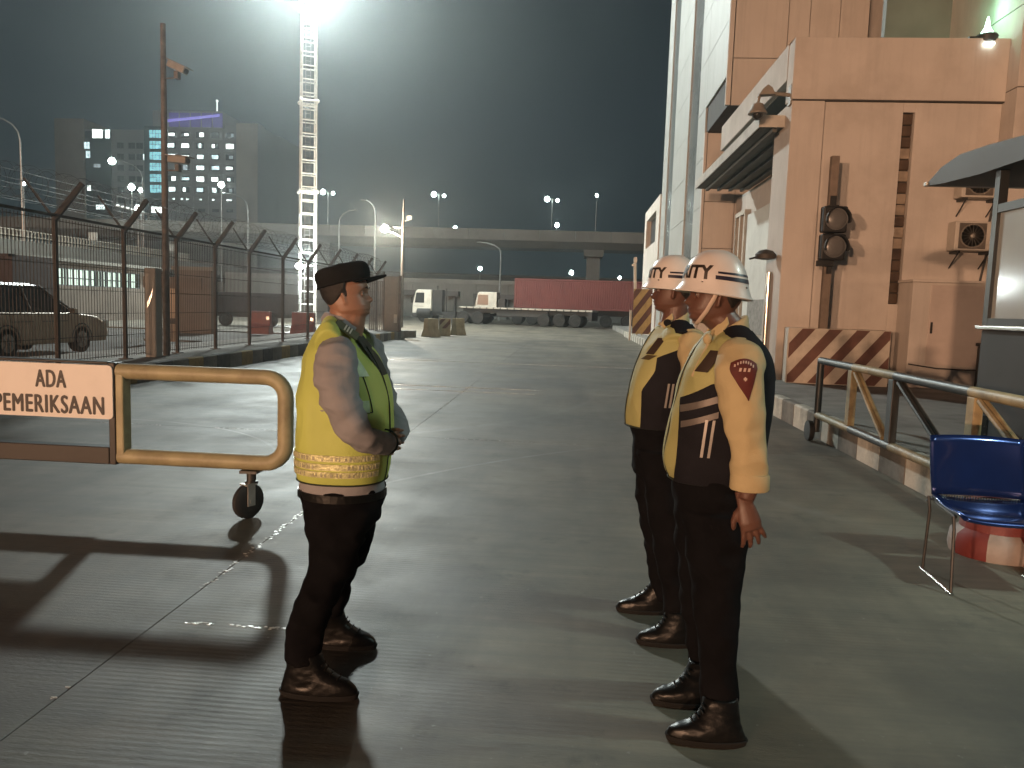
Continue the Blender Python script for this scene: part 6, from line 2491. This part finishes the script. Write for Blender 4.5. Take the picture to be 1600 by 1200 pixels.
# near guard
HM2 = Tr(-0.026, 0, 1.463) @ RZ(180) @ RY(-3) @ RZ(2)
VEST2 = [(0.900, 0.002, 0.150, 0.135), (0.94, 0.000, 0.163, 0.145), (0.994, 0.001, 0.172, 0.155), (1.096, 0.012, 0.170, 0.168), (1.174, 0.022, 0.166, 0.176), (1.268, 0.030, 0.157, 0.182), (1.330, 0.036, 0.141, 0.176), (1.372, 0.038, 0.122, 0.155), (1.405, 0.038, 0.098, 0.118), (1.435, 0.036, 0.072, 0.080), (1.457, 0.034, 0.058, 0.062)]
ARM2 = [(0.042, -0.130, 1.385, 0.060), (0.044, -0.175, 1.362, 0.074), (0.034, -0.208, 1.312, 0.083), (0.040, -0.224, 1.215, 0.074), (0.066, -0.230, 1.108, 0.064), (0.080, -0.230, 1.012, 0.060), (0.087, -0.226, 0.925, 0.060), (0.078, -0.224, 0.885, 0.040)]
g1, T1, MH1 = guard("nearest guard in white helmet, cream sleeve with dark red arm badge, hand hanging open", (0.53, 2.82, 0), VEST2,
    [(0.935, 0.000, 0.142), (0.90, 0.001, 0.141), (0.798, 0.010, 0.140), (0.70, 0.016, 0.128)],
    [(0.675, 0.017, 0.112, -0.07), (0.56, 0.026, 0.094, -0.08), (0.449, 0.030, 0.080, -0.10), (0.329, 0.036, 0.071, -0.12), (0.2, 0.046, 0.066, -0.13), (0.045, 0.053, 0.062, -0.14)],
    [(0.66, 0.0, 0.104, 0.08), (0.494, 0.003, 0.085, 0.10), (0.36, 0.017, 0.077, 0.12), (0.212, 0.036, 0.066, 0.14), (0.060, 0.048, 0.060, 0.15)],
    ARM2, HM2, 0.222, (0.118, 4), (0.0, 0.30), None,
    [(0.895, -0.135), (0.945, -0.138), (1.113, -0.133), (1.202, -0.130), (1.261, -0.045), (1.275, -0.01)],
    [[(0.012, 0.000, 0.138, -0.20, 0.044), (0.032, 0.000, 0.136, -0.20, 0.045), (0.052, 0.006, 0.122, -0.20, 0.044), (0.075, 0.030, 0.088, -0.195, 0.043), (0.11, 0.045, 0.068, -0.18, 0.045), (0.15, 0.05, 0.06, -0.16, 0.048)],
     [(0.012, -0.028, 0.138, 0.055, 0.044), (0.032, -0.028, 0.136, 0.055, 0.045), (0.052, -0.022, 0.122, 0.055, 0.044), (0.075, 0.004, 0.088, 0.065, 0.043), (0.11, 0.028, 0.068, 0.09, 0.045), (0.15, 0.04, 0.06, 0.12, 0.048)]],
    {"stripes": [((-0.128, 1.166), (-0.020, 1.212), 0.024), ((-0.126, 1.112), (-0.018, 1.158), 0.022)], "pocket": [(-0.062, -0.040, 1.005, 1.138)],
     "tape": [(36, 56, 1.300, 1.375, mat("dark brown name tape", (0.03, 0.018, 0.012), 0.7))]})
strap(g1, [HM2 @ Vector((0.012, -0.0835 * -1, 0.118)), HM2 @ Vector((0.022, 0.0815, 0.09)), HM2 @ Vector((0.040, 0.068, 0.045)), HM2 @ Vector((0.058, 0.045, 0.008)), HM2 @ Vector((0.062, 0.02, -0.004)), HM2 @ Vector((0.062, -0.02, -0.004)), HM2 @ Vector((0.058, -0.045, 0.008)), HM2 @ Vector((0.040, -0.068, 0.045)), HM2 @ Vector((0.022, -0.0815, 0.09)), HM2 @ Vector((0.012, -0.0835, 0.118))])
# badge on the upper sleeve, curved round the arm
def on_arm(u, z, off):
    """u along x from the arm axis, outer side of the left sleeve"""
    zs_ = [q[2] for q in ARM2][::-1]
    c = float(np.interp(z, zs_, [q[0] for q in ARM2][::-1]))
    y = float(np.interp(z, zs_, [q[1] for q in ARM2][::-1]))
    r = float(np.interp(z, zs_, [q[3] for q in ARM2][::-1]))
    hit = T1.tree.ray_cast(Vector((c + u, -0.8, z)), Vector((0, 1, 0)))
    if hit[0] is not None:
        return Vector((c + u, hit[0].y - off * 0.45, z))
    t = max(-0.98, min(0.98, u / r))
    return Vector((c + u, y - (r * 0.80 * sqrt(1 - t * t) + off), z))
b = MB()
outl = lerp([(1.222, 0.0), (1.27, 0.024), (1.305, 0.039), (1.325, 0.045), (1.342, 0.042)])
cxb = lerp([(1.226, 0.013), (1.338, -0.004)])
o_, i_ = [], []
for z in rng(1.222, 1.342, 18):
    w = max(0.001, outl(z))
    o_.append([on_arm(cxb(z) + w * q / 6, z + 0.016 * (1 - (q / 6) ** 2) * (z - 1.222) / 0.12, 0.010) for q in range(-6, 7)])
    i_.append([on_arm(cxb(z) + w * q / 6, z + 0.016 * (1 - (q / 6) ** 2) * (z - 1.222) / 0.12, 0.002) for q in range(-6, 7)])
b.grid([p + q[::-1] for p, q in zip(o_, i_)])
bd_ = b.build("arm_badge", M_badge, g1, smooth='auto')
b = MB()
def dab(u, z, w, h):
    rows = [[on_arm(u + w * q, zz, 0.0118) for q in (-1, 0, 1)] for zz in (z - h, z, z + h)]
    b.grid(rows, closed=False)
for k in range(8):
    q = -3.5 + k
    dab(-0.004 + q * 0.0085, 1.347 - 0.0010 * q * q, 0.0024, 0.0042)
for k, q in enumerate((-0.014, 0.0, 0.014)):
    dab(q, 1.322, 0.0038, 0.0058)
dab(0.004, 1.292, 0.0055, 0.0035)
dab(0.004, 1.292, 0.0022, 0.0068)
b.build("badge_thread", M_badgew, bd_)
b = MB()                                                     # whistle cord and knot at the collar
b.tube([(-0.030, -0.050, 1.440), (-0.050, -0.085, 1.405), (-0.062, -0.100, 1.375), (-0.085, -0.110, 1.33), (-0.105, -0.115, 1.28)], 0.006, 8)
b.ball((-0.055, -0.085, 1.412), 0.016, 0.014, 0.020, 10, 8)
b.build("whistle_cord", M_cream, g1, smooth='auto')

# far guard
HM3 = Tr(0.008, 0, 1.500) @ RZ(180) @ RY(1) @ RZ(-9)
VEST3 = [(0.970, -0.036, 0.150, 0.140), (1.045, -0.030, 0.160, 0.158), (1.167, -0.014, 0.161, 0.176), (1.242, -0.002, 0.156, 0.184), (1.300, 0.008, 0.147, 0.184), (1.362, 0.016, 0.128, 0.168), (1.400, 0.016, 0.105, 0.130), (1.435, 0.015, 0.078, 0.085), (1.462, 0.014, 0.060, 0.064)]
ARM3 = [(0.070, -0.130, 1.395, 0.058), (0.084, -0.175, 1.372, 0.070), (0.086, -0.208, 1.318, 0.077), (0.104, -0.226, 1.195, 0.070), (0.124, -0.232, 1.075, 0.062), (0.134, -0.230, 0.98, 0.058), (0.138, -0.228, 0.90, 0.057), (0.130, -0.224, 0.862, 0.038)]
g2, T2, MH2 = guard("farther guard in white helmet, half hidden behind the nearest guard", (0.46, 3.62, 0), VEST3,
    [(1.0, -0.02, 0.146), (0.97, -0.017, 0.147), (0.863, -0.008, 0.147), (0.74, 0.001, 0.140)],
    [(0.68, 0.024, 0.116, -0.08), (0.469, 0.042, 0.096, -0.12), (0.319, 0.059, 0.078, -0.14), (0.181, 0.072, 0.066, -0.16), (0.060, 0.080, 0.060, -0.17)],
    [(0.66, 0.001, 0.124, 0.08), (0.465, 0.011, 0.099, 0.10), (0.327, 0.028, 0.081, 0.13), (0.216, 0.041, 0.068, 0.15), (0.070, 0.054, 0.058, 0.16)],
    ARM3, HM3, 0.226, (0.118, 3), (0.0, 0.12), None,
    [(0.965, -0.126), (1.002, -0.127), (1.147, -0.129), (1.236, -0.079), (1.300, -0.072), (1.340, 0.02)],
    [[(0.012, 0.028, 0.136, -0.215, 0.044), (0.032, 0.028, 0.134, -0.215, 0.045), (0.052, 0.034, 0.120, -0.215, 0.044), (0.075, 0.058, 0.088, -0.21, 0.043), (0.11, 0.072, 0.068, -0.20, 0.045), (0.15, 0.078, 0.06, -0.18, 0.048)],
     [(0.012, -0.040, 0.138, 0.15, 0.044), (0.032, -0.040, 0.136, 0.15, 0.045), (0.052, -0.034, 0.122, 0.15, 0.044), (0.075, -0.006, 0.088, 0.155, 0.043), (0.11, 0.026, 0.068, 0.16, 0.045), (0.15, 0.045, 0.06, 0.165, 0.048)]],
    {"pocket": [(-0.030, -0.012, 1.075, 1.185)], "tape": [(34, 52, 1.31, 1.385, mat("dark brown name tape", (0.03, 0.018, 0.012), 0.7)), (24, 46, 1.285, 1.307, mat("dark olive flap", (0.06, 0.045, 0.015), 0.7))]})
b = MB()
b.lathe([(0.012, 0.0), (0.018, 0.001), (0.018, 0.003), (0.012, 0.004)], 18, c=(0.0, 0, 0), axis='y')
o = b.build("collar_pin", M_gblack, g2, smooth='auto')
o.location = (-0.03, -0.088, 1.452)
o.rotation_euler = (radians(20), 0, radians(-20))

# ================================================================== HAZE
b = MB()
b.box(-395, 395, -98, 595, -1.4, 70)
hz = b.build("haze", [], None, kind="stuff")
hm = bpy.data.materials.new("night haze")
hm.use_nodes = True
hn = hm.node_tree.nodes
hn.remove(hn["Principled BSDF"])
pv = hn.new("ShaderNodeVolumePrincipled")
pv.inputs["Color"].default_value = (0.85, 0.93, 0.95, 1)
pv.inputs["Density"].default_value = HAZE_DENSITY
pv.inputs["Anisotropy"].default_value = 0.83
hm.node_tree.links.new(pv.outputs[0], hn["Material Output"].inputs["Volume"])
hz.data.materials.append(hm)
